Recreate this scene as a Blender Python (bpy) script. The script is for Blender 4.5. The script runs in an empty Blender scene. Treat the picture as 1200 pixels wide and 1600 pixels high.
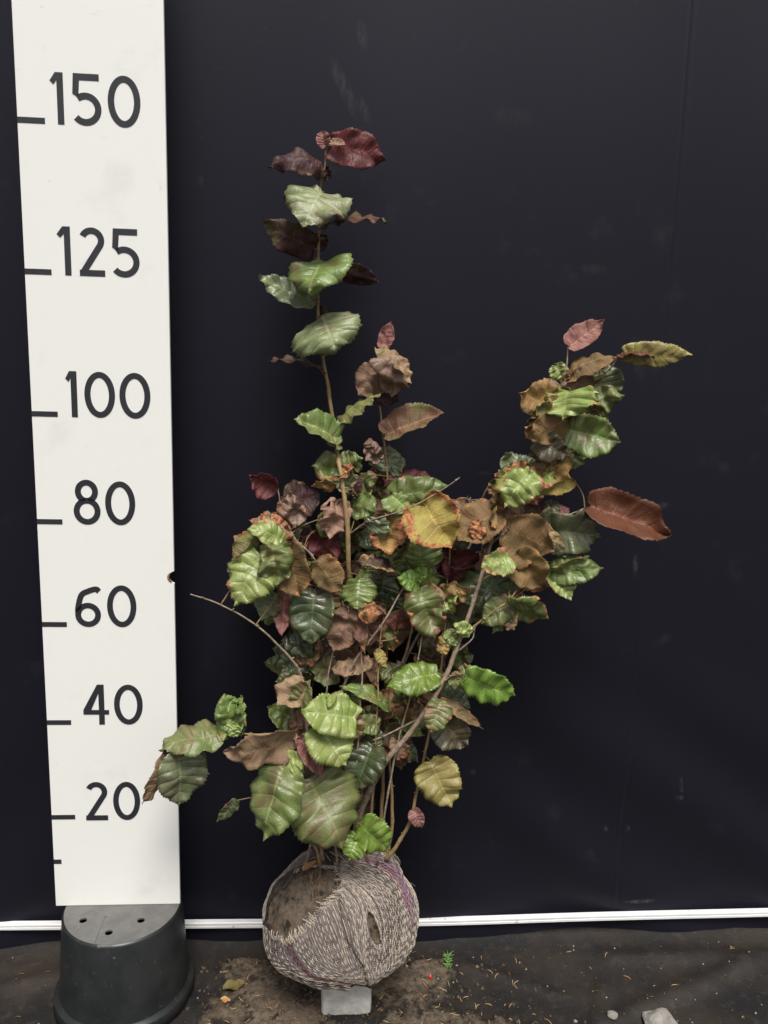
import bpy, bmesh, math, random
import numpy as np
from mathutils import Vector, Matrix, noise

random.seed(7); rng = np.random.default_rng(7)
scene = bpy.context.scene
col = scene.collection
R = math.radians

# ------------------------------------------------------------------ camera
# metres; the measuring board's front face is the plane y = 0, its left edge x = 0,
# its bottom z = 0; the camera stands 1.47 m in front of it.
FPX = 1220.0
CAM = np.array([0.545, -1.4707, 1.088]); YAW, PITCH, ROLL = .0703, .1739, .029
fw = np.array([math.sin(YAW)*math.cos(PITCH), math.cos(YAW)*math.cos(PITCH), -math.sin(PITCH)])
r0 = np.array([math.cos(YAW), -math.sin(YAW), 0.0]); u0 = np.cross(r0, fw)
cr, sr = math.cos(ROLL), math.sin(ROLL)
rt = cr*r0 + sr*u0; up = -sr*r0 + cr*u0
cd = bpy.data.cameras.new('camera'); cam = bpy.data.objects.new('camera', cd); col.objects.link(cam)
cam.matrix_world = Matrix(((rt[0], up[0], -fw[0], CAM[0]), (rt[1], up[1], -fw[1], CAM[1]), (rt[2], up[2], -fw[2], CAM[2]), (0, 0, 0, 1)))
cd.sensor_fit = 'VERTICAL'; cd.sensor_height = 36.0; cd.lens = FPX/1600*36.0
cd.clip_start = .05; cd.clip_end = 200
scene.camera = cam

# ------------------------------------------------------------------ sky, sun, exposure
SUN_EL, SUN_AZ = 61, 172          # high overcast light from the open side, behind the camera
w = bpy.data.worlds.new('World'); scene.world = w; w.use_nodes = True
nt = w.node_tree; bg = nt.nodes['Background']
sky = nt.nodes.new('ShaderNodeTexSky'); sky.sky_type = 'NISHITA'; sky.sun_disc = False
sky.sun_elevation = R(SUN_EL); sky.sun_rotation = R(SUN_AZ)
sky.air_density = 1.0; sky.dust_density = 4.0; sky.ozone_density = 1.0
hs = nt.nodes.new('ShaderNodeHueSaturation'); hs.inputs['Saturation'].default_value = .3
nt.links.new(sky.outputs[0], hs.inputs['Color']); nt.links.new(hs.outputs[0], bg.inputs['Color'])
bg.inputs['Strength'].default_value = .075
sd = bpy.data.lights.new('sun', 'SUN'); sd.energy = 2.2; sd.angle = R(24); sd.color = (1, .97, .92)
sun = bpy.data.objects.new('sun', sd); col.objects.link(sun)
sdir = Vector((math.sin(R(SUN_AZ))*math.cos(R(SUN_EL)), math.cos(R(SUN_AZ))*math.cos(R(SUN_EL)), math.sin(R(SUN_EL))))
sun.rotation_euler = sdir.to_track_quat('Z', 'Y').to_euler(); sun.location = (0, -2, 4)
scene.view_settings.view_transform = 'Standard'; scene.view_settings.look = 'None'
scene.view_settings.gamma = 1; scene.view_settings.exposure = 0.6

# ------------------------------------------------------------------ helpers
def at(px, py, y):
    """world point at depth y on the line of sight of a measured photo position"""
    d = fw + (px-600)/FPX*rt - (py-800)/FPX*up
    return CAM + (y-CAM[1])/d[1]*d
def pix(P):
    d = np.asarray(P)-CAM; z = d@fw
    return np.stack([600+FPX*(d@rt)/z, 800-FPX*(d@up)/z], -1)
def tag(o, label=None, cat=None, group=None, kind=None):
    for k, v in (('label', label), ('category', cat), ('group', group), ('kind', kind)):
        if v: o[k] = v
    return o
def empty(name, loc):
    o = bpy.data.objects.new(name, None); col.objects.link(o); o.location = loc; o.empty_display_size = .05; return o
def mesh(name, V, F, mats, parent=None, origin=(0, 0, 0), smooth=True, midx=None):
    """world-space vertices -> one mesh object with its origin at `origin`"""
    o3 = np.asarray(origin, float)
    me = bpy.data.meshes.new(name); me.from_pydata([tuple(v) for v in (np.asarray(V, float)-o3)], [], [tuple(f) for f in F])
    for m in (mats if isinstance(mats, (list, tuple)) else [mats]): me.materials.append(m)
    if smooth: me.polygons.foreach_set('use_smooth', [True]*len(me.polygons))
    if midx is not None: me.polygons.foreach_set('material_index', list(midx))
    me.update()
    o = bpy.data.objects.new(name, me); col.objects.link(o)
    o.location = o3 - (np.array(parent.matrix_basis.translation) if parent and parent.parent is None else 0)
    if parent:
        o.parent = parent
        if parent.parent is not None: o.location = o3 - np.array(parent.parent.location) - np.array(parent.location)
    return o
def fix(o, bevel=None, seg=2):
    bm = bmesh.new(); bm.from_mesh(o.data)
    bmesh.ops.recalc_face_normals(bm, faces=bm.faces)
    if bevel: bmesh.ops.bevel(bm, geom=[e for e in bm.edges if e.calc_face_angle(0) > .5], offset=bevel, segments=seg, affect='EDGES', profile=.5)
    bm.to_mesh(o.data); bm.free(); return o
def box(x0, x1, y0, y1, z0, z1):
    V = [(x, y, z) for x in (x0, x1) for y in (y0, y1) for z in (z0, z1)]
    F = [(0, 1, 3, 2), (4, 6, 7, 5), (0, 4, 5, 1), (2, 3, 7, 6), (0, 2, 6, 4), (1, 5, 7, 3)]
    return V, F
def catmull(P, n):
    P = np.asarray(P, float); Q = np.vstack([2*P[0]-P[1], P, 2*P[-1]-P[-2]]); out = []
    for i in range(1, len(Q)-2):
        p0, p1, p2, p3 = Q[i-1], Q[i], Q[i+1], Q[i+2]
        for t in np.linspace(0, 1, n, endpoint=False):
            out.append(.5*((2*p1)+(-p0+p2)*t+(2*p0-5*p1+4*p2-p3)*t*t+(-p0+3*p1-3*p2+p3)*t**3))
    out.append(P[-1]); return np.array(out)
def tube(P, rad, sides=7, cap=True):
    P = np.asarray(P, float); n = len(P); rad = np.broadcast_to(rad, (n,))
    T = np.gradient(P, axis=0); T /= np.linalg.norm(T, axis=1, keepdims=True)+1e-12
    ref = np.array([0, 1., 0]) if abs(T[0][1]) < .9 else np.array([1., 0, 0])
    V, F = [], []
    for i in range(n):
        a = np.cross(T[i], ref); a /= np.linalg.norm(a)+1e-12; b = np.cross(T[i], a); ref = -np.cross(T[i], a) if False else ref
        for k in range(sides):
            th = 2*math.pi*k/sides; V.append(P[i]+rad[i]*(math.cos(th)*a+math.sin(th)*b))
    for i in range(n-1):
        for k in range(sides):
            k2 = (k+1) % sides; F.append((i*sides+k, i*sides+k2, (i+1)*sides+k2, (i+1)*sides+k))
    if cap: F.append(tuple(range(sides-1, -1, -1))); F.append(tuple((n-1)*sides+k for k in range(sides)))
    return V, F
class Acc:
    def __init__(s): s.V = []; s.F = []; s.M = []
    def add(s, VF, m=0):
        o = len(s.V); s.V += [tuple(v) for v in VF[0]]; s.F += [tuple(i+o for i in f) for f in VF[1]]; s.M += [m]*len(VF[1])
def S(c):   # 0-255 sRGB -> linear rgba
    return tuple((x/255/12.92 if x/255 <= .04045 else ((x/255+.055)/1.055)**2.4) for x in c)+(1,)

# ------------------------------------------------------------------ material building
class NT:
    def __init__(s, name):
        s.m = bpy.data.materials.new(name); s.m.use_nodes = True; s.t = s.m.node_tree; s.b = s.t.nodes['Principled BSDF']
    def n(s, typ, **kw):
        nd = s.t.nodes.new('ShaderNode'+typ)
        for k, v in kw.items():
            if k in nd.inputs and not hasattr(nd, k): nd.inputs[k].default_value = v
            else: setattr(nd, k, v)
        return nd
    def L(s, a, b): s.t.links.new(a, b)
    def val(s, x, sock):
        if isinstance(x, (int, float)): sock.default_value = x
        elif isinstance(x, tuple): sock.default_value = x
        else: s.L(x, sock)
    def math(s, op, a, b=0.0, c=None, clamp=False):
        nd = s.n('Math', operation=op); nd.use_clamp = clamp
        s.val(a, nd.inputs[0]); s.val(b, nd.inputs[1])
        if c is not None: s.val(c, nd.inputs[2])
        return nd.outputs[0]
    def mix(s, f, a, b, blend='MIX'):
        nd = s.n('Mix', data_type='RGBA', blend_type=blend); s.val(f, nd.inputs[0]); s.val(a, nd.inputs[6]); s.val(b, nd.inputs[7]); return nd.outputs[2]
    def ramp(s, f, a, b):
        nd = s.n('MapRange', interpolation_type='SMOOTHSTEP'); s.val(f, nd.inputs['Value']); nd.inputs['From Min'].default_value = a; nd.inputs['From Max'].default_value = b; return nd.outputs[0]
    def noise(s, scale, detail=3, rough=.55, vec=None, dist=0, dims=None):
        nd = s.n('TexNoise'); nd.inputs['Scale'].default_value = scale; nd.inputs['Detail'].default_value = detail; nd.inputs['Roughness'].default_value = rough; nd.inputs['Distortion'].default_value = dist
        s.L(vec if vec is not None else s.pos(), nd.inputs['Vector']); return nd.outputs['Fac']
    def pos(s):
        if not hasattr(s, '_p'): s._p = s.n('NewGeometry').outputs['Position']
        return s._p
    def scaled(s, v, sc):
        nd = s.n('VectorMath', operation='MULTIPLY'); s.L(v, nd.inputs[0]); nd.inputs[1].default_value = sc; return nd.outputs[0]
    def bump(s, h, strength, dist):
        nd = s.n('Bump'); nd.inputs['Strength'].default_value = strength; nd.inputs['Distance'].default_value = dist; s.L(h, nd.inputs['Height']); s.L(nd.outputs[0], s.b.inputs['Normal'])
    def out(s, colr, rough=.6, spec=.5):
        s.val(colr, s.b.inputs['Base Color']); s.val(rough, s.b.inputs['Roughness']); s.b.inputs['Specular IOR Level'].default_value = spec; return s.m

def mat_curtain():
    k = NT('black_cloth'); p = k.pos()
    sep = k.n('SeparateXYZ'); k.L(p, sep.inputs[0])
    c = k.mix(k.noise(3, 4), (.0048, .0045, .0086, 1), (.007, .0064, .011, 1))
    c = k.mix(k.math('MULTIPLY', k.ramp(k.noise(11, 5, .65), .6, .8), .25), c, (.045, .045, .05, 1))
    # chalky scuffs with shapes of their own: x, z, half width, half height, lean, strength
    m = 0.0
    for (px, py, hw, hh, lean, st) in ((566, 55, .012, .03, .25, .35), (538, 140, .016, .06, .45, .3), (566, 170, .014, .03, .5, .22), (312, 280, .008, .012, 0, .3), (995, 885, .008, .03, .1, .45), (1066, 1228, .006, .02, .1, .6), (1063, 1248, .012, .008, 0, .4), (1000, 1408, .045, .006, -.12, .75), (740, 1208, .012, .01, 0, .25), (985, 1300, .006, .009, 0, .5), (950, 1300, .008, .008, 0, .35), (1040, 790, .02, .008, 0, .3), (1000, 560, .02, .05, .3, .18), (930, 420, .03, .012, .3, .2), (760, 740, .02, .006, .2, .2), (800, 180, .05, .02, .6, .12)):
        P = at(px, py, .135)
        dx = k.math('SUBTRACT', sep.outputs[0], float(P[0])); dz = k.math('SUBTRACT', sep.outputs[2], float(P[2]))
        dx = k.math('MULTIPLY_ADD', dz, lean, dx)
        q = k.math('ADD', k.math('POWER', k.math('ABSOLUTE', k.math('DIVIDE', dx, hw)), 2.0), k.math('POWER', k.math('ABSOLUTE', k.math('DIVIDE', dz, hh)), 2.0))
        e = k.math('MULTIPLY', k.math('SUBTRACT', 1.0, q, clamp=True), st)
        m = k.math('ADD', m, e)
    m = k.math('MULTIPLY', m, k.math('MULTIPLY', k.ramp(k.noise(1, 5, .65, vec=k.scaled(p, (110, 110, 38))), .3, .75), .75))
    sp = k.ramp(k.noise(190, 1), .79, .83)
    m = k.math('ADD', m, k.math('MULTIPLY', sp, .25), clamp=True)
    c = k.mix(m, c, (.13, .13, .135, 1))
    wv = k.n('TexWave', wave_type='BANDS', bands_direction='X'); wv.inputs['Scale'].default_value = 260; wv.inputs['Distortion'].default_value = 1; k.L(p, wv.inputs['Vector'])
    wz = k.n('TexWave', wave_type='BANDS', bands_direction='Z'); wz.inputs['Scale'].default_value = 260; wz.inputs['Distortion'].default_value = 1; k.L(p, wz.inputs['Vector'])
    h = k.math('ADD', k.math('MULTIPLY', k.math('ADD', wv.outputs['Fac'], wz.outputs['Fac']), .25), k.noise(700, 3))
    k.bump(h, .25, .0008)
    k.b.inputs['Sheen Weight'].default_value = .05; k.b.inputs['Sheen Roughness'].default_value = .5; k.b.inputs['Sheen Tint'].default_value = (.8, .85, 1, 1)
    k.b.inputs['Specular Tint'].default_value = (.86, .85, 1, 1)
    return k.out(c, .5, .25)
def mat_ground():
    k = NT('black_ground_fabric'); n1 = k.noise(5, 6, .65); n2 = k.noise(45, 5, .65)
    c = k.mix(k.ramp(n1, .35, .75), (.009, .0085, .009, 1), (.034, .025, .018, 1))
    c = k.mix(k.math('MULTIPLY', k.ramp(n2, .5, .75), .5), c, (.06, .047, .036, 1))
    sp = k.ramp(k.noise(230, 2), .75, .79); c = k.mix(k.math('MULTIPLY', sp, .4), c, (.3, .27, .23, 1))
    k.bump(k.math('ADD', k.math('MULTIPLY', n2, .6), k.noise(300, 3)), .4, .003)
    return k.out(c, .62, .4)
def mat_soil(name='soil', wet=1.0, bd=.008, thin=False):
    k = NT(name); n1 = k.noise(14, 6, .7); n2 = k.noise(90, 5, .7)
    c = k.mix(k.ramp(n1, .3, .7), (.055, .039, .026, 1), (.148, .106, .072, 1))
    c = k.mix(k.ramp(n2, .35, .75), c, (.2, .16, .122, 1))
    c = k.mix(k.ramp(k.noise(40, 4, .6), .52, .66), c, (.032, .026, .021, 1))
    if thin:
        at_ = k.n('Attribute', attribute_name='depth'); f = k.math('ADD', at_.outputs['Fac'], k.math('MULTIPLY', k.math('SUBTRACT', k.noise(55, 5, .7), .5), 1.3))
        c = k.mix(k.ramp(f, .05, .75), (.022, .019, .016, 1), c)
    k.bump(k.math('ADD', k.math('MULTIPLY', n2, .8), k.noise(420, 3)), .7, bd)
    return k.out(c, .9, .2)
def mat_board():
    k = NT('white_board_paint'); n = k.noise(9, 6, .6)
    c = k.mix(k.ramp(n, .55, .8), (.87, .86, .815, 1), (.78, .772, .735, 1))
    sep = k.n('SeparateXYZ'); k.L(k.pos(), sep.inputs[0])
    c = k.mix(k.math('MULTIPLY', k.ramp(k.noise(28, 5, .65, dist=.6), .62, .78), k.math('MULTIPLY_ADD', k.ramp(sep.outputs[2], 1.0, 1.75), .5, .12)), c, (.45, .45, .45, 1))
    c = k.mix(k.math('MULTIPLY', k.ramp(k.noise(130, 3), .735, .77), .55), c, (.35, .31, .26, 1))
    k.bump(k.noise(600, 2), .03, .001)
    return k.out(c, k.math('MULTIPLY_ADD', n, .2, .28), .5)
def mat_plain(name, c1, c2, scale, rough, spec=.5, bs=.2, bd=.001, bscale=None, speck=None):
    k = NT(name); n = k.noise(scale, 5, .6); c = k.mix(k.ramp(n, .3, .72), c1, c2)
    if speck: c = k.mix(k.math('MULTIPLY', k.ramp(k.noise(speck[0], 3), speck[1], speck[1]+.05), speck[3]), c, speck[2])
    k.bump(k.noise(bscale or scale*6, 4), bs, bd); return k.out(c, rough, spec)
def mat_leaf(name, a, b, vein, sc, rough, qd=.0013, spec=.6, vs=.5, flush=None):
    k = NT(name)
    at_ = k.n('Attribute', attribute_name='lf'); s3 = k.n('SeparateColor'); k.L(at_.outputs['Color'], s3.inputs[0])
    edge, scorch, rnd = s3.outputs[0], s3.outputs[1], s3.outputs[2]
    uvn = k.n('UVMap', uv_map='UVMap'); su = k.n('SeparateXYZ'); k.L(uvn.outputs[0], su.inputs[0])
    t, s_ = su.outputs[0], su.outputs[1]
    pp = k.math('MULTIPLY', k.math('PINGPONG', k.math('MULTIPLY', t, 8.0), .5), 2.0)
    lat = k.ramp(pp, .86, .99); mid = k.math('SUBTRACT', 1.0, k.ramp(k.math('ABSOLUTE', s_), .015, .07))
    lat = k.math('MULTIPLY', lat, k.math('SUBTRACT', 1.05, k.math('ABSOLUTE', s_)))
    v = k.math('MAXIMUM', lat, mid)
    nb = k.noise(32, 5, .6)
    c = k.mix(k.ramp(nb, .3, .72), a, b)
    c = k.mix(k.math('MULTIPLY', k.ramp(k.noise(240, 3), .5, .75), .22), c, (a[0]*.35, a[1]*.35, a[2]*.35, 1))
    if flush: c = k.mix(k.math('MULTIPLY', k.ramp(k.noise(21, 5, .65), .46, .66), .62), c, flush)
    c = k.mix(k.math('MULTIPLY', v, vs), c, vein)
    h = k.n('HueSaturation'); k.L(k.math('MULTIPLY_ADD', rnd, .022, .487), h.inputs['Hue']); k.L(k.math('MULTIPLY_ADD', rnd, .42, .80), h.inputs['Value']); h.inputs['Saturation'].default_value = 1.0; k.L(c, h.inputs['Color']); c = h.outputs[0]
    ns = k.noise(40, 6, .7)
    f = k.math('ADD', k.math('MULTIPLY', edge, .62), k.math('MULTIPLY', k.math('SUBTRACT', ns, .5), 2.6))
    f = k.math('ADD', f, k.math('MULTIPLY_ADD', scorch, 1.3, -1.1))
    f = k.ramp(f, 0, .11)
    scc = k.mix(k.ramp(k.noise(120, 4, .6), .35, .65), sc, (sc[0]*.42, sc[1]*.36, sc[2]*.4, 1))
    c = k.mix(f, c, scc)
    fine = k.n('TexVoronoi'); fine.inputs['Scale'].default_value = 330; k.L(k.pos(), fine.inputs['Vector'])
    hh = k.math('ADD', k.math('MULTIPLY', k.math('SUBTRACT', 1.0, k.math('POWER', pp, 4.0)), 1.1), k.math('MULTIPLY', fine.outputs['Distance'], .45))
    hh = k.math('ADD', hh, k.math('MULTIPLY', k.noise(190, 4, .65), 1.0))
    k.bump(hh, .6, qd)
    rr = k.math('ADD', k.math('MULTIPLY', f, .3), k.math('MULTIPLY_ADD', nb, .25, rough-.12))
    return k.out(c, rr, spec)

M = {}
M['curtain'] = mat_curtain(); M['ground'] = mat_ground(); M['soil'] = mat_soil(thin=True); M['crumbsoil'] = mat_soil('soil_crumb'); M['ballsoil'] = mat_soil('root_ball_soil', 1, .006); M['board'] = mat_board()
M['ink'] = mat_plain('dark_grey_paint', (.022, .023, .028, 1), (.03, .031, .036, 1), 30, .38, .55, .03)
M['chip'] = mat_plain('raw_fibreboard', (.36, .2, .09, 1), (.42, .26, .13, 1), 60, .9, .2)
M['pot'] = mat_plain('black_plastic', (.014, .0165, .0165, 1), (.025, .027, .027, 1), 18, .36, .5, .08, .001, 300, (140, .66, (.13, .12, .10, 1), .5))
M['pottop'] = mat_plain('dusty_skylit_plastic', (.105, .103, .098, 1), (.145, .142, .134, 1), 25, .5, .5, .1, .001, 200, (120, .6, (.2, .19, .17, 1), .35))  # dust and the sky's reflection on the pot top, both painted as paler grey
M['dark'] = mat_plain('hole_inside', (.008, .007, .006, 1), (.014, .011, .009, 1), 30, .9, .1)
M['rail'] = mat_plain('white_plastic_rail', (.84, .83, .82, 1), (.76, .75, .74, 1), 14, .4, .5, .05, .001, 90, (70, .68, (.25, .23, .2, 1), .6))
M['concrete'] = mat_plain('pale_concrete', (.50, .475, .43, 1), (.72, .69, .63, 1), 38, .85, .25, .6, .003, 160, (110, .66, (.12, .11, .1, 1), .6))
M['rock'] = mat_plain('grey_rock', (.2, .185, .165, 1), (.34, .32, .29, 1), 40, .85, .25, .6, .004, 120)
M['burlap'] = mat_plain('grey_sacking', (.06, .048, .04, 1), (.125, .102, .085, 1), 60, .95, .1, .8, .002, 700, (300, .55, (.035, .028, .026, 1), .8))
M['thread'] = mat_plain('cream_thread', (.56, .48, .37, 1), (.38, .32, .26, 1), 90, .9, .15, .3, .0008, 900)
M['crossthread'] = mat_plain('grey_thread', (.33, .28, .26, 1), (.2, .168, .16, 1), 90, .95, .1, .3, .0008, 900)
M['magenta'] = mat_plain('magenta_thread', (.40, .13, .21, 1), (.5, .24, .3, 1), 120, .9, .15)
M['violet'] = mat_plain('violet_thread', (.2, .11, .19, 1), (.26, .17, .23, 1), 120, .9, .15)
M['darkred'] = mat_plain('dark_red_thread', (.085, .02, .035, 1), (.12, .035, .045, 1), 120, .9, .15)
M['bark'] = mat_plain('brown_bark', (.2, .145, .1, 1), (.40, .31, .22, 1), 130, .8, .25, .7, .002, 380, (230, .63, (.33, .27, .2, 1), .7))
M['twig'] = mat_plain('tan_young_bark', (.25, .165, .07, 1), (.40, .28, .135, 1), 70, .55, .35, .4, .001, 300, (260, .68, (.45, .38, .26, 1), .6))
M['stalk'] = mat_plain('leaf_stalk', (.17, .10, .05, 1), (.28, .19, .09, 1), 80, .6, .3)
M['root'] = mat_plain('dry_root', (.16, .10, .06, 1), (.28, .18, .11, 1), 90, .85, .2)
M['needle'] = mat_plain('dead_needle', (.42, .21, .075, 1), (.5, .33, .16, 1), 70, .7, .3)
M['needle2'] = mat_plain('pale_straw', (.45, .36, .17, 1), (.32, .26, .13, 1), 70, .7, .3)
M['sprig'] = mat_plain('fresh_green', (.10, .23, .04, 1), (.16, .30, .07, 1), 90, .5, .4)
M['berry'] = mat_plain('red_berry_skin', (.45, .018, .012, 1), (.55, .04, .02, 1), 90, .25, .5)
M['olive'] = mat_plain('olive_dead_leaf', (.10, .075, .02, 1), (.17, .13, .05, 1), 80, .6, .3)
M['crumb'] = mat_plain('pale_grit', (.36, .33, .28, 1), (.2, .18, .15, 1), 90, .9, .2)

ORANGE = S((184, 126, 84)); TANSC = S((178, 146, 106)); RUST = S((142, 96, 66))
# palette: upper a, upper b, upper vein, lower a, lower b, lower vein, scorch, upper roughness
PAL = {
 'G':  (S((88, 108, 50)), S((118, 132, 74)), S((152, 162, 106)), S((104, 78, 58)), S((92, 62, 50)), S((150, 115, 85)), ORANGE, .38),
 'PG': (S((112, 124, 80)), S((140, 146, 106)), S((164, 170, 130)), S((100, 66, 56)), S((86, 52, 48)), S((140, 104, 84)), TANSC, .42),
 'LG': (S((118, 136, 64)), S((144, 154, 90)), S((172, 180, 122)), S((120, 120, 70)), S((108, 98, 62)), S((160, 150, 105)), ORANGE, .36),
 'BG': (S((94, 122, 42)), S((114, 138, 60)), S((156, 182, 92)), S((100, 140, 50)), S((90, 128, 44)), S((140, 170, 90)), TANSC, .35),
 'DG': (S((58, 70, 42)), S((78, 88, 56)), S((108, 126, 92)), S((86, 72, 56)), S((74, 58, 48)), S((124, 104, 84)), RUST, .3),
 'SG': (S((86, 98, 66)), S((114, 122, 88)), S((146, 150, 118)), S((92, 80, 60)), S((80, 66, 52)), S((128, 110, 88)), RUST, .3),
 'OG': (S((92, 106, 54)), S((112, 114, 70)), S((142, 142, 96)), S((112, 80, 62)), S((96, 66, 54)), S((156, 118, 92)), RUST, .42),
 'OD': (S((74, 72, 48)), S((90, 80, 60)), S((118, 112, 84)), S((88, 66, 52)), S((72, 54, 46)), S((116, 92, 74)), RUST, .4),
 'YO': (S((140, 132, 72)), S((122, 108, 62)), S((172, 162, 104)), S((140, 120, 72)), S((124, 100, 62)), S((168, 148, 98)), RUST, .45),
 'PU': (S((88, 38, 42)), S((104, 48, 50)), S((132, 76, 74)), S((84, 38, 40)), S((98, 46, 44)), S((134, 70, 68)), RUST, .35),
 'DP': (S((68, 42, 42)), S((84, 54, 50)), S((108, 76, 68)), S((72, 44, 42)), S((58, 36, 36)), S((100, 70, 62)), TANSC, .36),
 'RB': (S((96, 62, 42)), S((110, 74, 50)), S((134, 92, 68)), S((104, 66, 44)), S((86, 52, 36)), S((136, 74, 56)), RUST, .36),
 'PK': (S((132, 88, 82)), S((114, 72, 70)), S((170, 124, 112)), S((138, 94, 88)), S((118, 76, 72)), S((180, 124, 112)), TANSC, .5),
 'BR': (S((126, 104, 66)), S((110, 88, 58)), S((164, 138, 92)), S((138, 112, 70)), S((116, 92, 60)), S((164, 130, 86)), ORANGE, .55),
 'BP': (S((136, 112, 90)), S((116, 90, 74)), S((168, 142, 116)), S((146, 120, 94)), S((122, 94, 76)), S((160, 126, 104)), ORANGE, .5),
 'TN': (S((180, 148, 94)), S((160, 130, 76)), S((206, 178, 124)), S((180, 148, 92)), S((160, 126, 76)), S((196, 164, 108)), ORANGE, .6),
 'YT': (S((142, 132, 68)), S((150, 130, 72)), S((184, 168, 104)), S((146, 134, 68)), S((152, 128, 70)), S((196, 172, 106)), ORANGE, .55),
 'DK': (S((170, 138, 112)), S((140, 104, 86)), S((196, 168, 142)), S((164, 130, 104)), S((136, 100, 82)), S((190, 160, 134)), ORANGE, .7),
}
LM = {k: (mat_leaf('leaf_upper_'+k, p[0], p[1], p[2], p[6], p[7], flush=None if k in ('BG', 'PU') else p[3]), mat_leaf('leaf_lower_'+k, p[3], p[4], p[5], p[6], p[7]+.16, .0016, .35, .6, flush=None if k in ('PU', 'PK', 'BG', 'RB') else (p[0] if k in ('G', 'LG', 'OG', 'SG', 'DG') else S((104, 96, 62))))) for k, p in PAL.items()}

# ================================================================== SETTING
FLOOR = -.2; WALL = .14
xs = np.concatenate([[-30, -10, -4, -1.6, -.9], np.arange(-.5, 1.95, .012), [2.2, 3, 5, 10, 30]])
ys = np.concatenate([[-30, -10, -4, -2, -1.1], np.arange(-.62, .2, .012), [.4, 1, 3, 10, 30]])
def nz(x, y, z, f): return noise.noise(Vector((x*f, y*f, z*f)))
def ground_h(x, y):
    if abs(x) > 3 or abs(y) > 1: return FLOOR
    h = .004*nz(x, y, 0, 5)+.002*nz(x, y, 3, 17)
    for (ax, ay, bx, by, hh, wd) in ((.86, .05, 1.06, -.05, .008, .012), (1.12, -.12, 1.5, .03, .012, .02), (1.08, -.16, 1.15, -.02, .010, .010), (.2, .05, .42, -.2, .008, .015), (1.2, .06, 1.8, .05, .008, .02), (-.3, -.02, 0, .05, .008, .02)):
        d = Vector((bx-ax, by-ay)); L2 = d.length_squared; q = Vector((x-ax, y-ay)); tt = max(0, min(1, q.dot(d)/L2)); ds = (q-d*tt).length+.006*nz(x, y, 5, 12)
        h += hh*math.exp(-(ds/wd)**2)
    k = max(0, min(1, (y-.085)/.05)); h += .012*k*k
    return FLOOR+h
V = [(x, y, ground_h(x, y)) for y in ys for x in xs]; nx = len(xs)
F = [(j*nx+i, j*nx+i+1, (j+1)*nx+i+1, (j+1)*nx+i) for j in range(len(ys)-1) for i in range(nx-1)]
tag(mesh('ground', V, F, M['ground']), kind='structure')

def soil_h(x, y):
    f = 0
    for cx, cy, rx, ry, a in ((.52, -.06, .26, .15, 1.25), (.76, .03, .09, .06, .8), (.86, -.17, .13, .09, 1.0), (.36, .06, .07, .05, .5), (.62, -.3, .5, .12, 1.0), (-.05, -.12, .1, .08, .5), (1.3, -.3, .5, .1, .7)):
        f += a*math.exp(-((x-cx)/rx)**2-((y-cy)/ry)**2)
    f += .34*nz(x, y, 1, 9)+.22*nz(x, y, 2, 26)+.1*nz(x, y, 4, 60)
    f -= max(0, (y-.075)/.03)
    f -= .45*math.exp(-((x-.596)/.09)**2-((y+.1)/.06)**2)
    h = min(.010, (f-.62)*.02)+.0022*nz(x, y, 7, 70)+.0015*nz(x, y, 9, 130)
    return ground_h(x, y)+max(-.02, h)
sx = np.arange(-.35, 1.75, .006); sy = np.arange(-.5, .115, .006); nx = len(sx)
V = [(x, y, soil_h(x, y)) for y in sy for x in sx]
gh = [ground_h(x, y) for y in sy for x in sx]
F = [f for f in ((j*nx+i, j*nx+i+1, (j+1)*nx+i+1, (j+1)*nx+i) for j in range(len(sy)-1) for i in range(nx-1)) if any(V[k][2] > gh[k]-.001 for k in f)]
so = tag(mesh('soil', V, F, M['soil']), kind='structure')
da = so.data.attributes.new('depth', 'FLOAT', 'POINT'); da.data.foreach_set('value', [min(1, max(0, (V[k][2]-gh[k])/.009)) for k in range(len(V))])
def floor_z(x, y): return max(ground_h(x, y), soil_h(x, y))

# ---- backdrop curtain: hanging cloth with a seam, soft folds and a kicked-out foot
SEAM = at(1030, 600, WALL)[0]
cx_ = np.unique(np.round(np.concatenate([np.arange(-1.0, 2.6, .02), SEAM+np.arange(-.03, .03, .002)]), 4))
cz_ = np.concatenate([np.arange(-.205, .35, .012), np.arange(.36, 2.35, .025)])
def curt(x, z):
    y = WALL+.006*math.sin(x*6.1+.6)+.004*math.sin(x*13+1.5+z*.6)+.003*nz(x, 0, z, 2.2)
    xsm = x-(SEAM+.004*math.sin(z*2.1)); y -= .0007*math.exp(-(xsm/.003)**2); y += .0006*math.exp(-((xsm-.008)/.005)**2)
    a = max(0, 1-max(0, z)/.55)                                        # loose diagonal drag folds near the foot
    y += .009*a*math.sin((x*.8+z*1.1)*19+1.2*nz(x, 0, z, 3))*max(0, min(1, (x-.75)/.3))
    y += .004*a*math.sin((x*.9-z*.7)*23)*max(0, min(1, (.75-x)/.3))
    if z < -.12: y -= .012*min(1, (-.12-z)/.07)
    return min(y, WALL+.012)
V = [(x, curt(x, z), z) for z in cz_ for x in cx_]; nx = len(cx_)
F = [(j*nx+i, (j+1)*nx+i, (j+1)*nx+i+1, j*nx+i+1) for j in range(len(cz_)-1) for i in range(nx-1)]
nV = len(V); B = [(v[0], v[1]+.003, v[2]) for v in V]
F2 = F+[tuple(i+nV for i in f[::-1]) for f in F]
tag(mesh('backdrop_curtain', V+B, [f[::-1] for f in F2], M['curtain']), 'plain black cloth backdrop hanging behind the shrub, faint vertical seam', 'curtain')

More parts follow.
